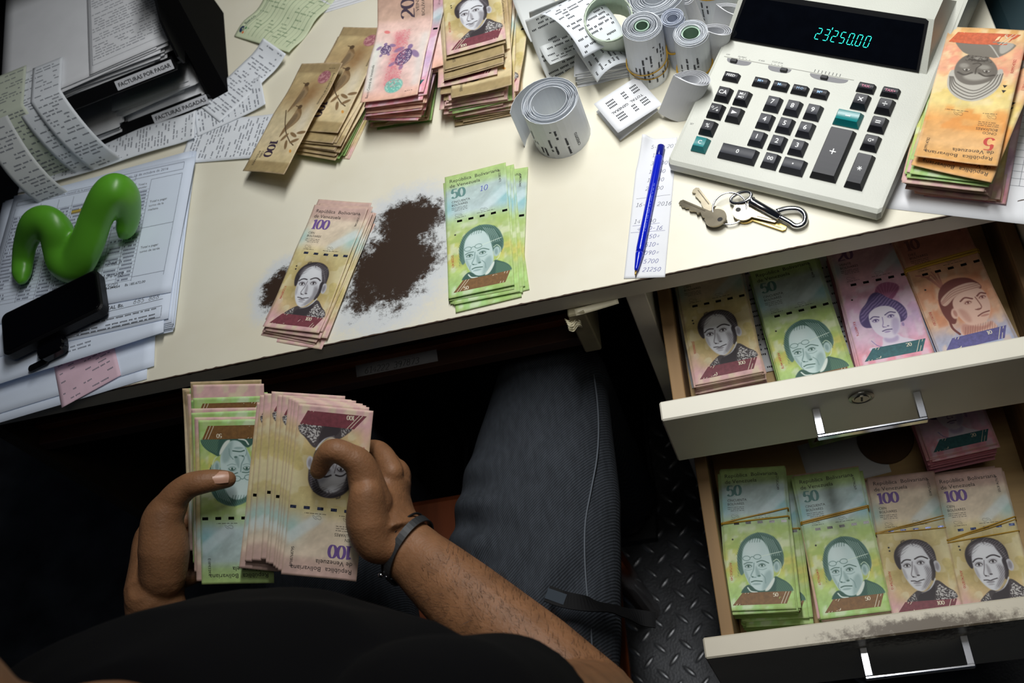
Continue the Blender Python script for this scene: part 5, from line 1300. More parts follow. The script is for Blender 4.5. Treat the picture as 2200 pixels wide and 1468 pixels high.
for i in range(9):
    slip('paper_sheet', 216, 279, traypt(-122 + rs.gauss(0, 4), 150 + rs.gauss(0, 5), 73 + 1.5 * i), ta + rs.gauss(0, .03), 'white sheet in the middle tier of the letter tray under the printed invoice', 'paper', group='sheets in the middle tray tier', fn=wavy(.4, 0, 279, i), nu=8, nv=14)
o = slip('invoice', 216, 279, traypt(-134, 152, 88), ta + .03, 'blank white sheet topping the middle tier of the letter tray', 'paper')
o = slip('invoice', 110, 200, traypt(-62, 116, 89.5), ta + .05, 'printed invoice lying at the right of the middle tray tier', 'paper')
f_ = Flat().rows(-48, 48, -80, 90, 5, 1.8, .85, 8).line([(-50, -86), (50, -86), (50, 95), (-50, 95), (-50, -86)], .5, 6); lay('printed_rows', f_, IDENT, TONER, o, .1)
for i in range(10):
    slip('paper_sheet', 108, 190, traypt(-66 + rs.gauss(0, 5), 104 + rs.gauss(0, 6), 9 + 2.1 * i), ta + rs.gauss(0, .06), 'white half sheet stacked at the right of the lowest tray tier', 'paper', group='half sheets in the lowest tray tier', fn=wavy(.7, 0, 190, i), nu=8, nv=14)
for i in range(6):
    slip('paper_sheet', 130, 230, traypt(-188 + rs.gauss(0, 3), 112 + rs.gauss(0, 4), 9 + 2.0 * i), ta + rs.gauss(0, .02), 'white sheet stacked at the left of the lowest tray tier', 'paper', group='sheets left in the lowest tray tier', fn=wavy(.4, 0, 230, i), nu=8, nv=12)
# receipts hanging over the tray front
def drape(x, w, back, drop, out, lean, label, m, seed, z0=92, tongue=False):
    L_ = back + drop
    def fn(u, v):
        s_ = v + L_ / 2                            # from the back end
        t = np.clip((s_ - back) / drop, 0, 1)
        y = np.where(s_ < back, back - s_, -out * np.sin(t * PI * .5)); z = np.where(s_ < back, 0 * s_, -(z0 - 4) * t ** 1.35)
        return np.stack([-u + lean * t, -y * -1.0, z], -1)
    p = traypt(x, 4, z0)
    o = slip('receipt', w, L_, p, ta, label, 'receipt', m, fn, 10, 40, .2)
    lay('printed_rows', Flat().rows(-w / 2 + 4, w / 2 - 4, -L_ / 2 + 4, L_ / 2 - 4, 5, 2.1, .7, seed), lambda u, v: fn(u, v), TONER, o, .12)
drape(-170, 42, 60, 120, 52, 26, 'white receipt hanging farthest right over the tray front', THERM, 1)
drape(-192, 40, 60, 118, 46, 22, 'white receipt hanging second over the tray front, half under another', THERM, 2, 90.5)
drape(-222, 44, 70, 96, 36, 12, 'greenish receipt hanging short over the tray front', mat('greenish_receipt', (206, 214, 196), .6), 3, 93)
drape(-246, 42, 50, 140, 84, 36, 'shaded receipt hanging longest over the left of the tray front', GREYP, 4, 91)

# ---- pile of forms at the left
NAVYL = mat('table_ink', (70, 76, 100), .8)
SHEETM = mat('copy_paper', (222, 233, 250), .75, vary=.03, scale=20)
def sheet_at(p, z, label, th=.3, m=SHEETM, fn=IDENT, name='paper_sheet', group=None):
    c, t, w, l = quad(p, z); o = slip(name, w, l, (c[0], c[1], z), t, label, 'paper', m, fn, 18, 18, th, group); return o, w, l
sheet_at([(-70, 640), (330, 560), (310, 828), (-110, 930)], 1, 'white sheet at the bottom of the pile of forms, overhanging the desk edge')
sheet_at([(-60, 620), (345, 540), (322, 806), (-90, 900)], 2.2, 'white sheet second from the bottom of the pile of forms')
c, t, w, l = quad([(92, 812), (217, 782), (250, 820), (160, 853)], 3)
pk = slip('pink_slip', 74, 62, (c[0] + 2, c[1] + 12, 3), t - .5, 'pink printed slip poking out at the front of the pile of forms', 'receipt', mat('pink_paper', (222, 190, 204), .7, vary=.1, scale=30))
lay('printed_rows', Flat().rows(-32, 32, -26, 26, 6, 2.0, .5, 4), IDENT, TONER, pk, .1)
for i in range(7):
    j = rs.gauss(0, 4)
    sheet_at([(10 + j, 436 - 2 * i), (432 - 3 * i, 318 + 3 * i), (360 + 3 * (i % 3), 722 - 5 * i), (-60 + j, 800)], 4 + 1.1 * i, 'white sheet inside the pile of forms under the spreadsheet', group='sheets inside the pile of forms')
o, w, l = sheet_at([(-20, 560), (362, 470), (346, 720), (-50, 836)], 12, 'white form with an address line at its foot in the pile of forms')
lay('address_line', Flat().rows(-w / 2 + 110, w / 2 - 90, -l / 2 + 12, -l / 2 + 20, 5, 2.2, .95, 3), IDENT, TONER, o, .12)
o, w, l = sheet_at([(20, 470), (408, 370), (355, 681), (-40, 780)], 13, 'white form reading TOTAL Bs. that lies just under the spreadsheet')
f_ = Flat().text('TOTAL Bs.', w / 2 - 92, -l / 2 + 30, 5.0, .015).line([(w / 2 - 95, -l / 2 + 38), (w / 2 - 10, -l / 2 + 38)], .5, 6).line([(w / 2 - 95, -l / 2 + 28), (w / 2 - 10, -l / 2 + 28)], .5, 6)
f_.line([(w / 2 - 200, -l / 2 + 4), (w / 2 - 10, -l / 2 + 4), (w / 2 - 10, -l / 2 + 19), (w / 2 - 200, -l / 2 + 19)], .5, 6).rows(w / 2 - 190, w / 2 - 16, -l / 2 + 6, -l / 2 + 18, 4.4, 2.2, .95, 6)
f_.add(*digits2d('685 888', 6, .4, .5, .2, .8, .04), at_=(w / 2 - 48, -l / 2 + 30)); lay('form_print', f_, IDENT, BLACKP, o, .12)
lay('red_stamp', Flat().text('ORIGINAL', w / 2 - 108, -l / 2 + 22, 3, .01), IDENT, RED, o, .14)
# the payroll spreadsheet
o, w, l = sheet_at([(30, 422), (421, 335), (368, 617), (-52, 716)], 14.2, 'printed payroll spreadsheet on top of the pile, dated domingo, 16 de octubre de 2016', name='spreadsheet')
f_ = Flat(); x0, x1, y1 = -w / 2 + 8, w / 2 - 14, l / 2 - 12
f_.line([(x0, y1 - 6), (x0, y1), (x0 + 170, y1), (x0 + 170, y1 - 6), (x0, y1 - 6)], .45, 8).text('Nómina General de la panadería', x0 + 85, y1 - 4.4, 3.2, align='CENTER')
f_.line([(x1 - 92, y1 - 4), (x1, y1 - 4), (x1, y1 + 7), (x1 - 92, y1 + 7), (x1 - 92, y1 - 4)], .5, 6).text('domingo, 16 de octubre de 2016', x1 - 89, y1, 4.0, wide=.92)
kc_ = (w - 22 - 42) / 238
cols = [x0 + kc_ * q for q in (0, 46, 78, 104, 130, 158, 186, 212, 238)] + [x1]
_old = [x0, x0 + 46, x0 + 78, x0 + 104, x0 + 130, x0 + 158, x0 + 186, x0 + 212, x0 + 238, x1]
yb = -l / 2 + 26
for x in cols: f_.line([(x, yb), (x, y1 - 10)], .45, 12)
nrow = int((y1 - 24 - yb) / 5.2)
for i in range(nrow + 1): f_.line([(x0, y1 - 24 - 5.2 * i), (cols[-2], y1 - 24 - 5.2 * i)], .32, 12)
for y in (y1 - 10, y1 - 82, y1 - 150): f_.line([(cols[-2], y), (x1, y)], .45, 4)
lay('table_grid', f_, IDENT, NAVYL, o, .12)
f2 = Flat()
for i in range(nrow):
    y = y1 - 24 - 5.2 * i - 1.2
    for ci, x in enumerate(cols[:-2]):
        r_ = random.Random(i * 31 + ci)
        if ci in (4, 6) and r_.random() < .5: continue
        n_ = r_.randint(7, 13) if ci == 0 else 9
        for k in range(n_):
            if r_.random() < .9: f2.rect(x + 2 + 1.8 * k, x + 3.2 + 1.8 * k, y - 2.6, y)
lay('table_entries', f2, IDENT, NAVYL, o, .13)
f3 = Flat().text('Total a', cols[-3] + 4, y1 - 16, 3).text('cancelar', cols[-3] + 3, y1 - 21, 3).text('Total a pagar', cols[-2] + 4, y1 - 46, 3.2).text('turno de la', cols[-2] + 4, y1 - 52, 3.2).text('mañana', cols[-2] + 4, y1 - 58, 3.2)
f3.text('Total a pagar', cols[-2] + 4, y1 - 112, 3.2).text('turno de tarde', cols[-2] + 4, y1 - 118, 3.2).text('Bs 154.044,64', cols[-4] + 2, yb - 6, 3.4, .01).text('Bs 185.672,00', cols[-3] + 14, yb - 6, 3.4, .01)
lay('small_print', f3, IDENT, BLACKP, o, .14)
f4 = Flat().add(*digits2d('2463', 6, .5, .6, .2, .8, .04), at_=(cols[-4] + 4, y1 - 128)).add(*digits2d('-24998', 6, .5, .6, .2, .8, .04), at_=(cols[-4] + 2, y1 - 146)).add(*digits2d('6500', 6, .5, .6, .2, .8, .04), at_=(cols[-4] + 6, y1 - 160))
lay('pencil_notes', f4, IDENT, BLACKP, o, .15)
for x, y in ((cols[3] + 2, y1 - 32), (cols[4] + 2, y1 - 10)):
    lay('highlighted_cell', Flat().rect(x, x + 20, y - 6, y), IDENT, mat('yellow_marker', (216, 186, 60), .7), o, .11)
# sheets under the fives and over the desk corner
o, w, l = sheet_at([(1990, 130), (2330, 90), (2300, 520), (1880, 420)], .4, 'white invoice form under the pile of fives, hanging over the desk corner', m=PAPER)
f_ = Flat()
for i in range(14): f_.line([(w / 2 - 118, -l / 2 + 40 + 8 * i), (w / 2 - 20, -l / 2 + 40 + 8 * i)], .35, 4)
for x in (118, 98, 40, 20): f_.line([(w / 2 - x, -l / 2 + 40), (w / 2 - x, -l / 2 + 144)], .35, 4)
f_.text('IMPORTE', w / 2 - 130, -l / 2 + 147, 3.2).text('C.A.', w / 2 - 120, -l / 2 + 205, 6, .01).rows(w / 2 - 122, w / 2 - 30, -l / 2 + 178, -l / 2 + 194, 5, 2.2, .9, 9); lay('form_print', f_, IDENT, TONER, o, .12)

BASE = np.array([-400.0, -420.0, -750.0])
def fuse(parts, voxel, it=6, fac=.5, name='body'):
    """join overlapping shapes into one continuous skin"""
    b = MB()
    for V, F in parts: b.add(np.asarray(V) - BASE, F)
    V, F = b.get(); me = bpy.data.meshes.new(name); me.from_pydata([tuple(v) for v in V * .001], [], F); me.update()
    o = bpy.data.objects.new(name, me); COL.objects.link(o)
    r = o.modifiers.new('r', 'REMESH'); r.mode = 'VOXEL'; r.voxel_size = voxel * .001; r.use_smooth_shade = True
    s_ = o.modifiers.new('s', 'SMOOTH'); s_.factor = fac; s_.iterations = it
    bpy.context.view_layer.update()
    out = bpy.data.meshes.new_from_object(o.evaluated_get(bpy.context.evaluated_depsgraph_get()))
    bpy.data.objects.remove(o); bpy.data.meshes.remove(me)
    return out
def marr(me):
    n = len(me.vertices); co = np.empty(n * 3, np.float32); me.vertices.foreach_get('co', co); V = co.reshape(-1, 3).astype(float) * 1000
    return V, [tuple(p.vertices) for p in me.polygons]
# ---- green wavy ornament
GREEN = mat('glossy_green_vinyl', (92, 164, 44), .34, vary=.05, scale=20, spec=.5)
G = [(47, 610, 27), (47, 590, 28), (49, 560, 31), (55, 522, 46), (72, 486, 64), (98, 476, 68), (120, 494, 60), (130, 530, 44), (140, 562, 34), (160, 566, 32), (184, 530, 46), (206, 470, 66), (228, 424, 82), (250, 408, 84), (270, 424, 70), (276, 462, 46), (270, 494, 33), (262, 512, 27)]
rad = [5, 12, 13.5, 14.5, 17.5, 19.5, 21, 22, 22.5, 22, 20.5, 19.5, 19.5, 19.5, 18, 16, 13.5, 6.5]
P = smoothpath([at(a, b, z - 1) for a, b, z in G], 5); R_ = np.interp(np.linspace(0, 1, len(P)), np.linspace(0, 1, len(rad)), rad)
g0 = P.mean(0); V, F = tube(P - np.array([g0[0], g0[1], 0]), R_, 20, .8)
V[:, 2] = np.maximum(V[:, 2], 15.0)
gme = fuse([(V + BASE, F)], 2.2, 12, .6, 'green_wavy_ornament'); gme.materials.append(GREEN)
gw = obj('green_wavy_ornament', gme, loc=(g0[0], g0[1], 0), label='glossy green rubbery S-shaped ornament arching over the spreadsheet', cat='ornament')
# ---- phone on its little stand
c, t, w, l = quad([(2, 676), (206, 575), (226, 664), (6, 768)], (34, 34, 32, 32))
GLS = mat('black_glass', (4, 4, 6), .12, spec=.3)
ph = obj('mobile_phone', None, loc=(c[0], c[1], 15), rotz=t, label='black mobile phone in a thick case lying across the pile of forms', cat='phone')
def slab(w, l, z0, z1, r, n=6, b=2.0):
    out = []
    for cx, cy, a0 in ((w / 2 - r, l / 2 - r, 0), (-w / 2 + r, l / 2 - r, 90), (-w / 2 + r, -l / 2 + r, 180), (w / 2 - r, -l / 2 + r, 270)):
        for k in range(n + 1):
            a = math.radians(a0 + 90 * k / n); out.append((cx, cy, r * math.cos(a), r * math.sin(a), r))
    V = []
    for z, s_ in ((z0, -b), (z0 + b, 0), (z1 - b, 0), (z1, -b)):
        for cx, cy, x, y, rr in out: V.append((cx + x * (rr + s_) / rr, cy + y * (rr + s_) / rr, z))
    return np.array(V), ringfaces(4, len(out))
obj('case', mesh('case', *slab(w, l, 4, 19, 9), BLK, smooth=False), ph)
obj('screen', mesh('screen', *slab(w - 7, l - 7, 18.6, 19.6, 7, 6, .3), GLS), ph)
sx = -w * .08
obj('stand', mesh('stand', *slab(34, 24, .3, 12, 8), GLS), ph, (sx, -l / 2 - 9, 0))
obj('stand_tongue', mesh('stand_tongue', *slab(26, 9, .3, 3, 4, 6, .8), BLK), ph, (sx - 22, -l / 2 - 18, 0))
# ---- dark teal case standing beyond the desk end
MB().box(0, 260, 0, 330, 0, 720, 12).make('teal_case', mat('dark_teal_plastic', (34, 56, 62), .5, vary=.2, scale=10), label='dark teal cabinet standing close to the right end of the desk', cat='cabinet', loc=(292, 120, -750))

# ================================================================ the person at the desk
def ball(c, r, n=12):
    r = np.array(r if hasattr(r, '__len__') else (r, r, r), float); c = np.array(c, float); V = []
    for i in range(1, n):
        a = PI * i / n
        for j in range(2 * n):
            t = PI * j / n; V.append(c + r * (math.sin(a) * math.cos(t), math.sin(a) * math.sin(t), math.cos(a)))
    F = ringfaces(n - 1, 2 * n); return np.array(V), [f[::-1] for f in F]
def limb(P, r, flat=1.0, up=None, k=6, n=20, ends=True):
    P = smoothpath(P, k); r = np.interp(np.linspace(0, 1, len(P)), np.linspace(0, 1, len(r)), r)
    V, F = tube(P, r, n, flat, up); out = [(V, [f[::-1] for f in F])]
    if ends:
        for i in (0, -1): out.append(ball(P[i], r[i] * min(1, flat) * .98, 8))
    return out
VIEW = -RC[:, 2]                                  # towards the desk, the way the clerk holds the notes
# ---- arms and hands
Wr, El, Sh = dep(866, 1172, 972), dep(1275, 1535, 868), np.array([-222.0, -462, 250])
armR = limb([Sh, (Sh + El) / 2 + [8, 0, 0], El], [56, 50, 43], n=24)
d_ = El - Wr
armR += limb([El, Wr + d_ * .7, Wr + d_ * .35, Wr + d_ * .1, Wr], [43, 42, 36, 29.5, 28], .84, VIEW, n=24)
D = dep
armR += limb([Wr, D(838, 1125, 988), D(828, 1075, 998), D(840, 1025, 1004)], [27, 26, 25, 20], 1.45, VIEW, n=22)
armR += limb([D(850, 1175, 960), D(808, 1165, 954), D(790, 1120, 950), D(788, 1060, 947)], [16, 19, 20, 16])       # heel and ball of the thumb
armR += limb([D(800, 1085, 960), D(776, 1005, 951), D(748, 980, 947), D(716, 968, 945), D(697, 985, 952), D(684, 1012, 959)], [19, 14.5, 11.8, 10.8, 9.6, 8.2])
for P, r in (([D(842, 1015, 984), D(824, 978, 998), D(802, 966, 1010), D(770, 974, 1017), D(742, 988, 1018)], [11.5, 10, 9.6, 8.6, 7.4]),
             ([D(852, 1034, 1000), D(834, 992, 1014), D(808, 984, 1024), D(775, 990, 1028), D(745, 1002, 1026)], [11.5, 10.4, 9.8, 8.8, 7.6]),
             ([D(854, 1056, 1016), D(836, 1016, 1030), D(810, 1010, 1038), D(778, 1014, 1040), D(750, 1024, 1036)], [11, 9.8, 9.2, 8.2, 7.2]),
             ([D(850, 1082, 1028), D(834, 1048, 1040), D(814, 1042, 1048), D(790, 1046, 1050), D(768, 1054, 1046)], [9.6, 8.6, 8, 7.2, 6.4])):
    armR += limb(P, r)
WL, EL_, SL_ = dep(330, 1282, 1012), np.array([-585.0, -470, -120]), np.array([-578.0, -462, 250])
armL = limb([SL_, (SL_ + EL_) / 2 + [-10, 0, 0], EL_], [56, 50, 43], n=24)
d_ = EL_ - WL
armL += limb([EL_, WL + d_ * .6, WL + d_ * .25, WL], [43, 42, 33, 28], .84, VIEW, n=24)
armL += limb([WL, D(340, 1215, 1036), D(344, 1160, 1056), D(368, 1120, 1066)], [28, 27, 25, 18], 1.05, VIEW, n=22)
armL += limb([D(350, 1240, 1002), D(352, 1180, 998), D(350, 1120, 996), D(372, 1078, 996)], [22, 24, 20, 15])
armL += limb([D(356, 1110, 998), D(372, 1074, 994), D(402, 1046, 990), D(430, 1037, 988), D(460, 1032, 990), D(489, 1030, 993)], [17, 13.6, 12, 11.4, 10.4, 8.4])
for k in range(4):
    y = 1110 + 42 * k; t = 1064 + 2 * k; r0 = (10.5, 10.8, 10.2, 9)[k]
    armL += limb([D(392, y + 10, t), D(450, y - 8, t + 6), D(505, y - 14, t + 6), D(545 - 12 * (k == 3), y - 12, t + 2)], [r0, r0 * .92, r0 * .84, r0 * .72])
# ---- trunk, neck, head, legs
def rings(rows, n=28):
    V = [(x + rx * math.cos(2 * PI * j / n), y + ry * math.sin(2 * PI * j / n), z) for x, y, z, rx, ry in rows for j in range(n)]
    return np.array(V), ringfaces(len(rows), n)
HC = np.array([-428.0, -492, 462])
trunk = [rings([(-400, -445, -240, 150, 98), (-400, -440, -120, 148, 104), (-400, -440, 60, 156, 106), (-400, -448, 190, 168, 104), (-400, -458, 262, 150, 84), (-402, -464, 300, 80, 60), (-405, -468, 330, 58, 58)])]
trunk += limb([(-403, -474, 300), (-410, -476, 360), (-422, -484, 420)], [60, 57, 58])
head = [ball(HC + [0, -8, 28], (77, 94, 92), 16), ball(HC + [0, 22, -30], (62, 70, 74), 16), ball(HC + [0, 42, -78], (36, 38, 30), 12)]
nose = limb([HC + [0, 84, 22], HC + [0, 98, 0], HC + [0, 112, -18]], [9, 10, 13]); head += nose
head += [ball(HC + [s_ * 14, 100, -22], 9, 8) for s_ in (-1, 1)] + [ball(HC + [0, 82, -52], (24, 10, 7), 8), ball(HC + [0, 80, -62], (22, 10, 7), 8)]
head += [ball(HC + [s_ * 34, 72, 26], (22, 14, 8), 8) for s_ in (-1, 1)] + [ball(HC + [s_ * 78, -6, -2], (8, 20, 32), 10) for s_ in (-1, 1)]
HR, KR, AR = np.array([-318.0, -430, -212]), np.array([-236.0, 12, -196]), np.array([-246.0, 60, -660])
HL, KL, AL = np.array([-482.0, -430, -212]), np.array([-520.0, -20, -196]), np.array([-560.0, 30, -660])
legs = []
for h_, k_, a_ in ((HR, KR, AR), (HL, KL, AL)):
    legs += limb([h_, (h_ + k_) / 2, k_], [70, 62, 50]) + limb([k_, (k_ + a_) / 2, a_], [50, 46, 34]) + limb([a_, a_ + [0, 60, -50], a_ + [0, 150, -66]], [32, 30, 24], .7)
SKIN = mat('warm_brown_skin', (140, 99, 68), .52, vary=.22, scale=45, bump=.5, bscale=420, sss=.12, spec=.35)
coarse = fuse(trunk + head + legs, 6.0, 5)
fineR = fuse(armR, 1.7, 9); fineL = fuse(armL, 1.7, 9)
bm_ = MB()
for me in (coarse, fineR, fineL): bm_.add(*marr(me))
V, F = bm_.get()
person = obj('person', mesh('person', V, F, SKIN, smooth=True), loc=BASE, label='seated person in black T-shirt and dark jeans counting notes with both hands', cat='person')
def wear(name, parts, voxel, m, it=8, **k):
    me = fuse(parts, voxel, it, name=name); me.materials.append(m)
    return obj(name, me, person, **k)
BLACKT = mat('black_cotton', (5, 5, 7), .95, vary=.25, scale=8, bump=.4, bscale=25, spec=.15)
tee = [rings([(-400, -445, -235, 176, 122), (-400, -438, -120, 178, 128), (-400, -436, 60, 182, 130), (-400, -436, 170, 196, 126), (-400, -448, 250, 186, 104), (-402, -460, 296, 112, 78), (-403, -468, 314, 74, 70)], 36)]
for s_, e_ in ((Sh, El), (SL_, EL_)):
    tee += limb([s_ + (s_ - e_) * .05, s_ + (e_ - s_) * .22, s_ + (e_ - s_) * .44], [72, 70, 68], n=24, ends=False) + [ball(s_, 74, 12)]
me = fuse(tee, 5.0, 10, name='t_shirt'); V, F = marr(me)
wr = 3.5 * np.sin(V[:, 2] * .03 + 2.5 * np.sin(V[:, 0] * .02)) + 2.5 * np.sin(V[:, 0] * .05 + V[:, 2] * .04)
cn = np.array([0, -20, 0]); nn = V - np.array([0, -20, 0]); nn[:, 2] = 0; nn /= np.linalg.norm(nn, axis=1)[:, None] + 1e-6
obj('t_shirt', mesh('t_shirt', V + nn * wr[:, None], F, BLACKT, smooth=True), person)
DENIM = mat('dark_grey_denim', (51, 55, 61), .92, vary=.22, scale=70, stretch=(3, .8, 3), spec=.2)
def twill(m):
    nt = m.node_tree; N = nt.nodes; L = nt.links; b = N['Principled BSDF']; src = b.inputs['Base Color'].links[0].from_socket
    tc = N.new('ShaderNodeTexCoord'); mp = N.new('ShaderNodeMapping'); mp.inputs['Rotation'].default_value = (0, 0, .75); L.new(tc.outputs['Object'], mp.inputs['Vector'])
    wv = N.new('ShaderNodeTexWave'); wv.inputs['Scale'].default_value = 150; wv.inputs['Distortion'].default_value = 1.2; wv.inputs['Detail'].default_value = 2; L.new(mp.outputs[0], wv.inputs['Vector'])
    nz = N.new('ShaderNodeTexNoise'); nz.inputs['Scale'].default_value = 9; L.new(tc.outputs['Object'], nz.inputs['Vector'])
    rg = N.new('ShaderNodeMapRange'); rg.inputs['To Min'].default_value = .72; rg.inputs['To Max'].default_value = 1.5; L.new(wv.outputs['Fac'], rg.inputs['Value'])
    ml = N.new('ShaderNodeMix'); ml.data_type = 'RGBA'; ml.blend_type = 'MULTIPLY'; ml.inputs['Factor'].default_value = 1
    cb = N.new('ShaderNodeCombineColor'); [L.new(rg.outputs[0], cb.inputs[i]) for i in range(3)]
    L.new(src, ml.inputs['A']); L.new(cb.outputs[0], ml.inputs['B']); L.new(ml.outputs['Result'], b.inputs['Base Color'])
    bp = N.new('ShaderNodeBump'); bp.inputs['Strength'].default_value = .5; bp.inputs['Distance'].default_value = .0006; L.new(wv.outputs['Fac'], bp.inputs['Height']); L.new(bp.outputs[0], b.inputs['Normal'])
twill(DENIM)
jp = []
for h_, k_, a_ in ((HR, KR, AR), (HL, KL, AL)):
    sgn = 1 if h_ is HR else -1
    jp += limb([h_ + [0, -20, 0], h_ * .62 + k_ * .38 + [sgn * 2, 0, 2], h_ * .3 + k_ * .7 + [0, 0, 0], k_], [98, 98, 89, 65], .9, (0, 0, 1), n=28) + limb([k_, k_ * .5 + a_ * .5, a_], [66, 58, 54], n=24)
jp += [rings([(-400, -448, -300, 165, 120), (-400, -446, -215, 172, 122), (-400, -444, -160, 170, 118)])]
me = fuse(jp, 4.5, 8, name='jeans'); V, F = marr(me); X = V + BASE
fold = np.zeros(len(V))
for (px_, py_, ax, ay, amp, fr) in ((960, 1130, .9, -.5, 5, .16), (1010, 1070, 1, -.2, 4, .12), (1230, 1330, .5, .8, 6, .14), (1000, 1200, .8, .6, 4, .15)):
    c_ = at(px_, py_, -150); dx, dy = X[:, 0] - c_[0], X[:, 1] - c_[1]
    fold += amp * np.exp(-(dx ** 2 + dy ** 2) / 60 ** 2) * np.sin((dx * ay - dy * ax) * fr)
fold += 1.2 * np.sin(X[:, 1] * .06 + 2 * np.sin(X[:, 0] * .05))
V = V + np.c_[0 * fold, 0 * fold, fold * (X[:, 2] > -215)]
jeans = obj('jeans', mesh('jeans', V, F, DENIM, smooth=True), person)
def onleg(s_, phi, off=0.0):
    """point on the right thigh, s 0 hip .. 1 knee, phi from straight up towards the outside"""
    c_ = HR + (KR - HR) * s_ + (np.array([2, 0, 2]) if s_ < .5 else 0); r = np.interp(s_, [0, .38, .7, 1], [98, 98, 89, 65]) + off
    return c_ + np.array([math.sin(phi) * r, 0, math.cos(phi) * r * .92]) - BASE
SEAM = mat('grey_stitching', (84, 90, 98), .8)
for ph in (.95,):
    P = smoothpath([onleg(s_, ph + .12 * math.sin(s_ * 9), 0.5) for s_ in np.linspace(.1, .97, 12)], 4)
    obj('outer_seam', mesh('outer_seam', *tube(P, 1.0, 6), SEAM, smooth=True), jeans)
P = smoothpath([onleg(.30, -.2, .5), onleg(.33, .2, .5), onleg(.30, .6, .5), onleg(.2, .85, .5)], 6)
obj('pocket_seam', mesh('pocket_seam', *tube(P, 1.0, 6), SEAM, smooth=True), jeans)
# ---- wristband: flat leather strip and thin cord with a metal bead
ax_ = (El - Wr) / np.linalg.norm(El - Wr); a1 = VIEW - ax_ * (VIEW @ ax_); a1 /= np.linalg.norm(a1); b1 = np.cross(ax_, a1)
def wring(o_, ra, rb, tl): return np.array([Wr + ax_ * (o_ + tl * math.cos(t)) + b1 * ra * math.cos(t) + a1 * rb * math.sin(t) - BASE for t in np.linspace(0, 2 * PI, 48, endpoint=False)])
LEA = mat('worn_black_leather', (44, 46, 48), .5, vary=.2)
wb = obj('wristband', mesh('wristband', *tube(wring(8, 30.6, 26.4, -5), [2.2] * 48, 8, closed=True), LEA, smooth=True), person)
P = wring(8, 30.4, 26.0, -5); Vb = []; 
for i in range(48):
    n_ = (P[i] - P.mean(0)); n_ = n_ - ax_ * (n_ @ ax_); n_ /= np.linalg.norm(n_)
    for s_, q in ((-3.8, 1.2), (3.8, 1.2), (3.8, 2.6), (-3.8, 2.6)): Vb.append(P[i] + ax_ * s_ + n_ * q)
wb.data = mesh('wristband', Vb, ringfaces(48, 4, caps=False) + [(47 * 4 + j, 47 * 4 + (j + 1) % 4, (j + 1) % 4, j) for j in range(4)], LEA)
obj('cord', mesh('cord', *tube(wring(0, 31.4, 27.2, -6), 1.1, 6, closed=True), mat('black_cord', (16, 16, 18), .6), smooth=True), wb)
bd_ = dep(818, 1236, 955) - BASE
obj('metal_bead', mesh('metal_bead', *ball(bd_, 2.6, 8), CHROME, smooth=True), wb); obj('metal_bead', mesh('metal_bead', *ball(bd_ + [5, -2, -1], 1.8, 8), CHROME, smooth=True), wb)
# thumb nails
NAIL = mat('fingernail', (196, 150, 126), .35)
def nail(c_, along, up_, w_, l_):
    along = along / np.linalg.norm(along); up_ = up_ - along * (up_ @ along); up_ /= np.linalg.norm(up_); sd = np.cross(along, up_); V = []; n = 7
    for i in range(n):
        t = i / (n - 1) * 2 - 1
        for j in range(n):
            s_ = j / (n - 1) * 2 - 1; V.append(c_ - BASE + along * t * l_ * (1 - .12 * s_ * s_) + sd * s_ * w_ * (1 - .1 * t * t) - up_ * (s_ * s_) * w_ * .38 - up_ * max(0, t) ** 2 * .8)
    obj('thumb_nail', mesh('thumb_nail', V, [(i * n + j, (i + 1) * n + j, (i + 1) * n + j + 1, i * n + j + 1) for i in range(n - 1) for j in range(n - 1)], NAIL, smooth=True), person)
nail(D(474, 1024, 982.5), D(489, 1030, 993) - D(440, 1034, 988), -VIEW + RC[:, 1] * .5, 6.0, 7.5)
# hair of the head, brows, eyes
HAIRM = mat('black_hair', (16, 13, 12), .6, vary=.3, scale=120, bump=.5, bscale=400)
hv, hf = ball(HC + [0, -14, 34], (84, 100, 96), 18)
keep = [f for f in hf if np.mean([hv[i][2] + .9 * (HC[1] - hv[i][1]) for i in f]) > HC[2] + 18]
us = sorted({i for f in keep for i in f}); mp_ = {i: k for k, i in enumerate(us)}
obj('hair', mesh('hair', hv[us] - BASE, [tuple(mp_[i] for i in f) for f in keep], HAIRM, smooth=True), person)
for s_ in (-1, 1):
    e = obj('eye', mesh('eye', *ball(HC + [s_ * 32, 74, 12] - BASE, (13, 9, 8), 10), mat('eye_white', (210, 206, 200), .3), smooth=True), person)
    obj('iris', mesh('iris', *ball(HC + [s_ * 32, 81, 9] - BASE, (6, 4, 6), 8), mat('dark_iris', (30, 20, 14), .3), smooth=True), e)
    P = [HC + [s_ * x, y, z] - BASE for x, y, z in ((14, 87, 32), (30, 86, 37), (50, 72, 33))]; obj('eyebrow', mesh('eyebrow', *tube(smoothpath(P, 4), 4.5, 8, .6), HAIRM, smooth=True), person)
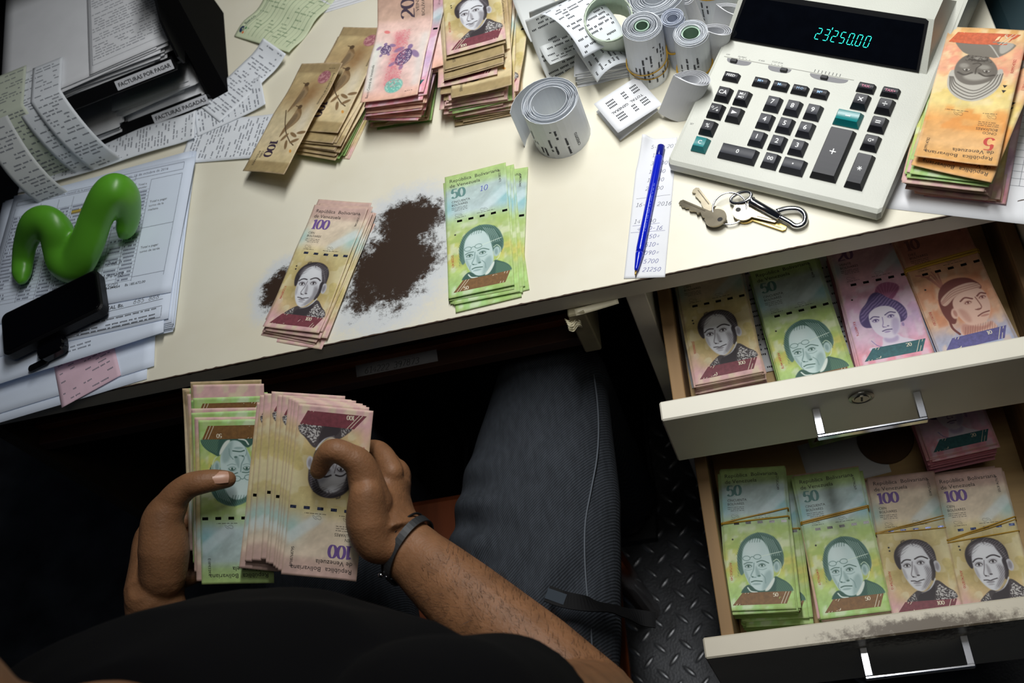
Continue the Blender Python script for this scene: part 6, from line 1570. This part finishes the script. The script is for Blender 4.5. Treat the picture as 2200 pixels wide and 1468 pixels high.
# fine dark hair on the forearm
hb_ = MB(); rr = random.Random(4); Lf = np.linalg.norm(El - Wr)
for i in range(1500):
    s_ = rr.uniform(.12, 1.0) ** .8; t = rr.uniform(-2.6, .9) if rr.random() < .8 else rr.uniform(-PI, PI)
    rad_ = np.interp(s_, [0, .1, .35, .7, 1], [28, 29.5, 36, 42, 43]); dirn = b1 * math.cos(t) + a1 * .84 * math.sin(t)
    p0 = Wr + ax_ * Lf * s_ + dirn * (rad_ - 1.5) - BASE; lay_ = rr.uniform(5, 11); dn = dirn / np.linalg.norm(dirn)
    g = -ax_ * rr.uniform(.4, 1) + np.cross(ax_, dn) * rr.gauss(0, .5); p1 = p0 + dn * lay_ * .45 + g * lay_ * .5; p2 = p0 + dn * lay_ * .55 + g * lay_ * 1.1; sd = np.cross(g, dn); sd /= np.linalg.norm(sd) + 1e-6
    hb_.add([p0 - sd * .12, p0 + sd * .12, p1 + sd * .1, p1 - sd * .1, p2], [(0, 1, 2, 3), (3, 2, 4)])
hb_.make('arm_hair', mat('dark_arm_hair', (44, 28, 20), .6), person, kind='stuff')
# shoes
SHOE = mat('black_shoe', (16, 17, 20), .5); SOLE = mat('shoe_sole', (44, 46, 50), .6)
for a_, side in ((AR, 'right'), (AL, 'left')):
    q = a_ - BASE
    up_ = limb([q + [0, -26, -20], q + [0, 20, -24], q + [0, 90, -52], q + [0, 190, -66], q + [0, 232, -70]], [40, 42, 40, 42, 26], .8, (0, 0, 1))
    b = MB()
    for V_, F_ in up_: V_ = V_.copy(); V_[:, 2] = np.maximum(V_[:, 2], 14); b.add(V_, F_)
    sh = b.make('shoe', SHOE, person, smooth=True)
    pr = [(-36, -62), (36, -62), (44, 20), (42, 120), (50, 190), (36, 246), (0, 262), (-36, 246), (-48, 190), (-40, 120), (-42, 20)]
    V_ = [(q[0] + x, q[1] + y + 10, z) for z in (1, 22) for x, y in pr]; k = len(pr)
    obj('sole', mesh('sole', V_, [tuple(range(k))[::-1], tuple(range(k, 2 * k))] + [(j, (j + 1) % k, k + (j + 1) % k, k + j) for j in range(k)], SOLE), sh)

# ---- notes in the hands, square to the clerk's gaze
def held(kind, face, px, py, t, ang, full=False, serial=None, label='', group=None, bk=None, tx=0.0, ty=0.0, holo=False):
    if label.startswith('bolivar'): label = {'100': 'tan hundred ', '50': 'green fifty '}[kind] + label + (' lying back up' if face == 'b' else '')
    R3 = Matrix([list(RC[i]) for i in range(3)]).to_4x4() @ Matrix.Rotation(ang, 4, 'Z') @ Matrix.Rotation(tx, 4, 'X') @ Matrix.Rotation(ty, 4, 'Y')
    o = note(kind, face, dep(px, py, t), 0, bk or rbend(), full, serial, rot=R3.to_euler(), label=label, group=group, holo=holo)
    return o
rh = random.Random(21)
for i in range(10):
    f_ = i / 9
    held(*rh.choice([H, HB, H, FI]), 478 + 16 * f_ + rh.gauss(0, 3), 1002 + 16 * f_ + rh.gauss(0, 3), 1042 - 10 * f_, PI + .05 - .06 * f_ + rh.gauss(0, .02), label='bolivar note at the back of the left-thumbed bundle', group='notes at the back of the left-hand bundle', bk=(.8, .5, .5, .5, .3, None))
for i, (x, y, kf) in enumerate([(492, 992, HB), (494, 1000, H), (490, 1034, FB), (498, 1028, FI), (492, 1052, H), (496, 1060, FI)]):
    held(*kf, x + 0, y, 1031 - 2.4 * i, PI + .01 + rh.gauss(0, .012), i == 3, label='bolivar note in the middle of the left-thumbed bundle', group='notes in the middle of the left-hand bundle', bk=(.8, .5, .5, .5, .3, None))
held('100', 'f', 498, 1072, 1017.5, PI + .012, label='tan hundred bolivar note with its edge showing just under the held green fifty', bk=(.8, .5, .5, .5, .3, None))
held('50', 'f', 508, 1078, 1015, PI + .02, True, 'X60336813', label='green fifty bolivar note lying upside down under the left thumb', bk=(.8, .5, .5, .5, .3, None))
fx = [(612, 1050, .10), (622, 1034, .085), (634, 1030, .07), (652, 1026, .06), (664, 1034, .065), (672, 1036, .075), (684, 1042, .085), (690, 1046, .09), (696, 1050, .092)]
for i, (x, y, a) in enumerate(fx):
    held('100', 'f', x, y, 1004 - 3.4 * i, PI - a * 1.05, i in (1, 3, 5), label='tan hundred bolivar note fanned out behind the one under the right thumb', group='hundreds fanned in the right hand', bk=(1.5, 1.2, .8, 2, .4, None))
held('100', 'f', 704, 1058, 974, PI - .10, True, 'BP08768795', label='tan hundred bolivar note held upside down under the right thumb', bk=(1.5, 1.2, .8, 2, .4, None), holo=True)

# ================================================================ chair and strap
WOOD = mat('red_brown_varnished_wood', (92, 44, 20), .32, vary=.35, scale=16, stretch=(2, .3, 2), coat=.3)
ch = obj('wooden_chair', None, loc=(-420, -300, -750), label='varnished red-brown wooden chair under the seated person', cat='chair')
V, F = slab(440, 430, 430, 456, 60, 8, 9); obj('seat', mesh('seat', V, F, WOOD, smooth=False), ch, (0, 30, 0))
for x in (-185, 185):
    for y in (-160, 200):
        obj('leg', mesh('leg', *tube([(x, y, 0), (x * .97, y * .97, 435)], [15, 19], 12), WOOD, smooth=True), ch)
    P = smoothpath([(x * 1.13, -190, 430), (x * 1.13, -215, 700), (x * 1.1, -250, 960)], 6); obj('back_post', mesh('back_post', *tube(P, 16, 10), WOOD, smooth=True), ch)
MB().box(-205, 205, -262, -240, 820, 950, 6).make('back_rail', WOOD, ch)
MB().box(-200, 200, -236, -216, 620, 680, 5).make('back_rail', WOOD, ch)
def ribbon3(P, W_, th, m, name, parent=None, **k):
    P = smoothpath(P, 8); T = np.gradient(P, axis=0); T /= np.linalg.norm(T, axis=1)[:, None]; V = []
    for p, t_ in zip(P, T):
        s_ = np.cross(t_, (0, .25, 1)); s_ /= np.linalg.norm(s_); n_ = np.cross(s_, t_)
        for a, b in ((-1, 0), (1, 0), (1, 1), (-1, 1)): V.append(p + s_ * a * W_ / 2 + n_ * b * th)
    return obj(name, mesh(name, V, [f[::-1] for f in ringfaces(len(P), 4)], m), parent, **k)
s0_ = at(1180, 1282, -105)
LP = [at(1175, 1276, -108), at(1215, 1290, -112), at(1270, 1300, -125), at(1320, 1312, -160), at(1365, 1326, -190), at(1408, 1334, -200)]
strap = ribbon3([p - s0_ for p in LP], 17, 1.2, mat('black_lanyard', (6, 6, 8), .7, spec=.2), 'lanyard', loc=s0_, label='black printed lanyard hanging from the jeans pocket', cat='lanyard')
ribbon3([p - s0_ + [0, 0, 1.5] for p in LP[:2]], 11, .4, mat('blue_lanyard_print', (12, 32, 46), .7), 'blue_print', strap)
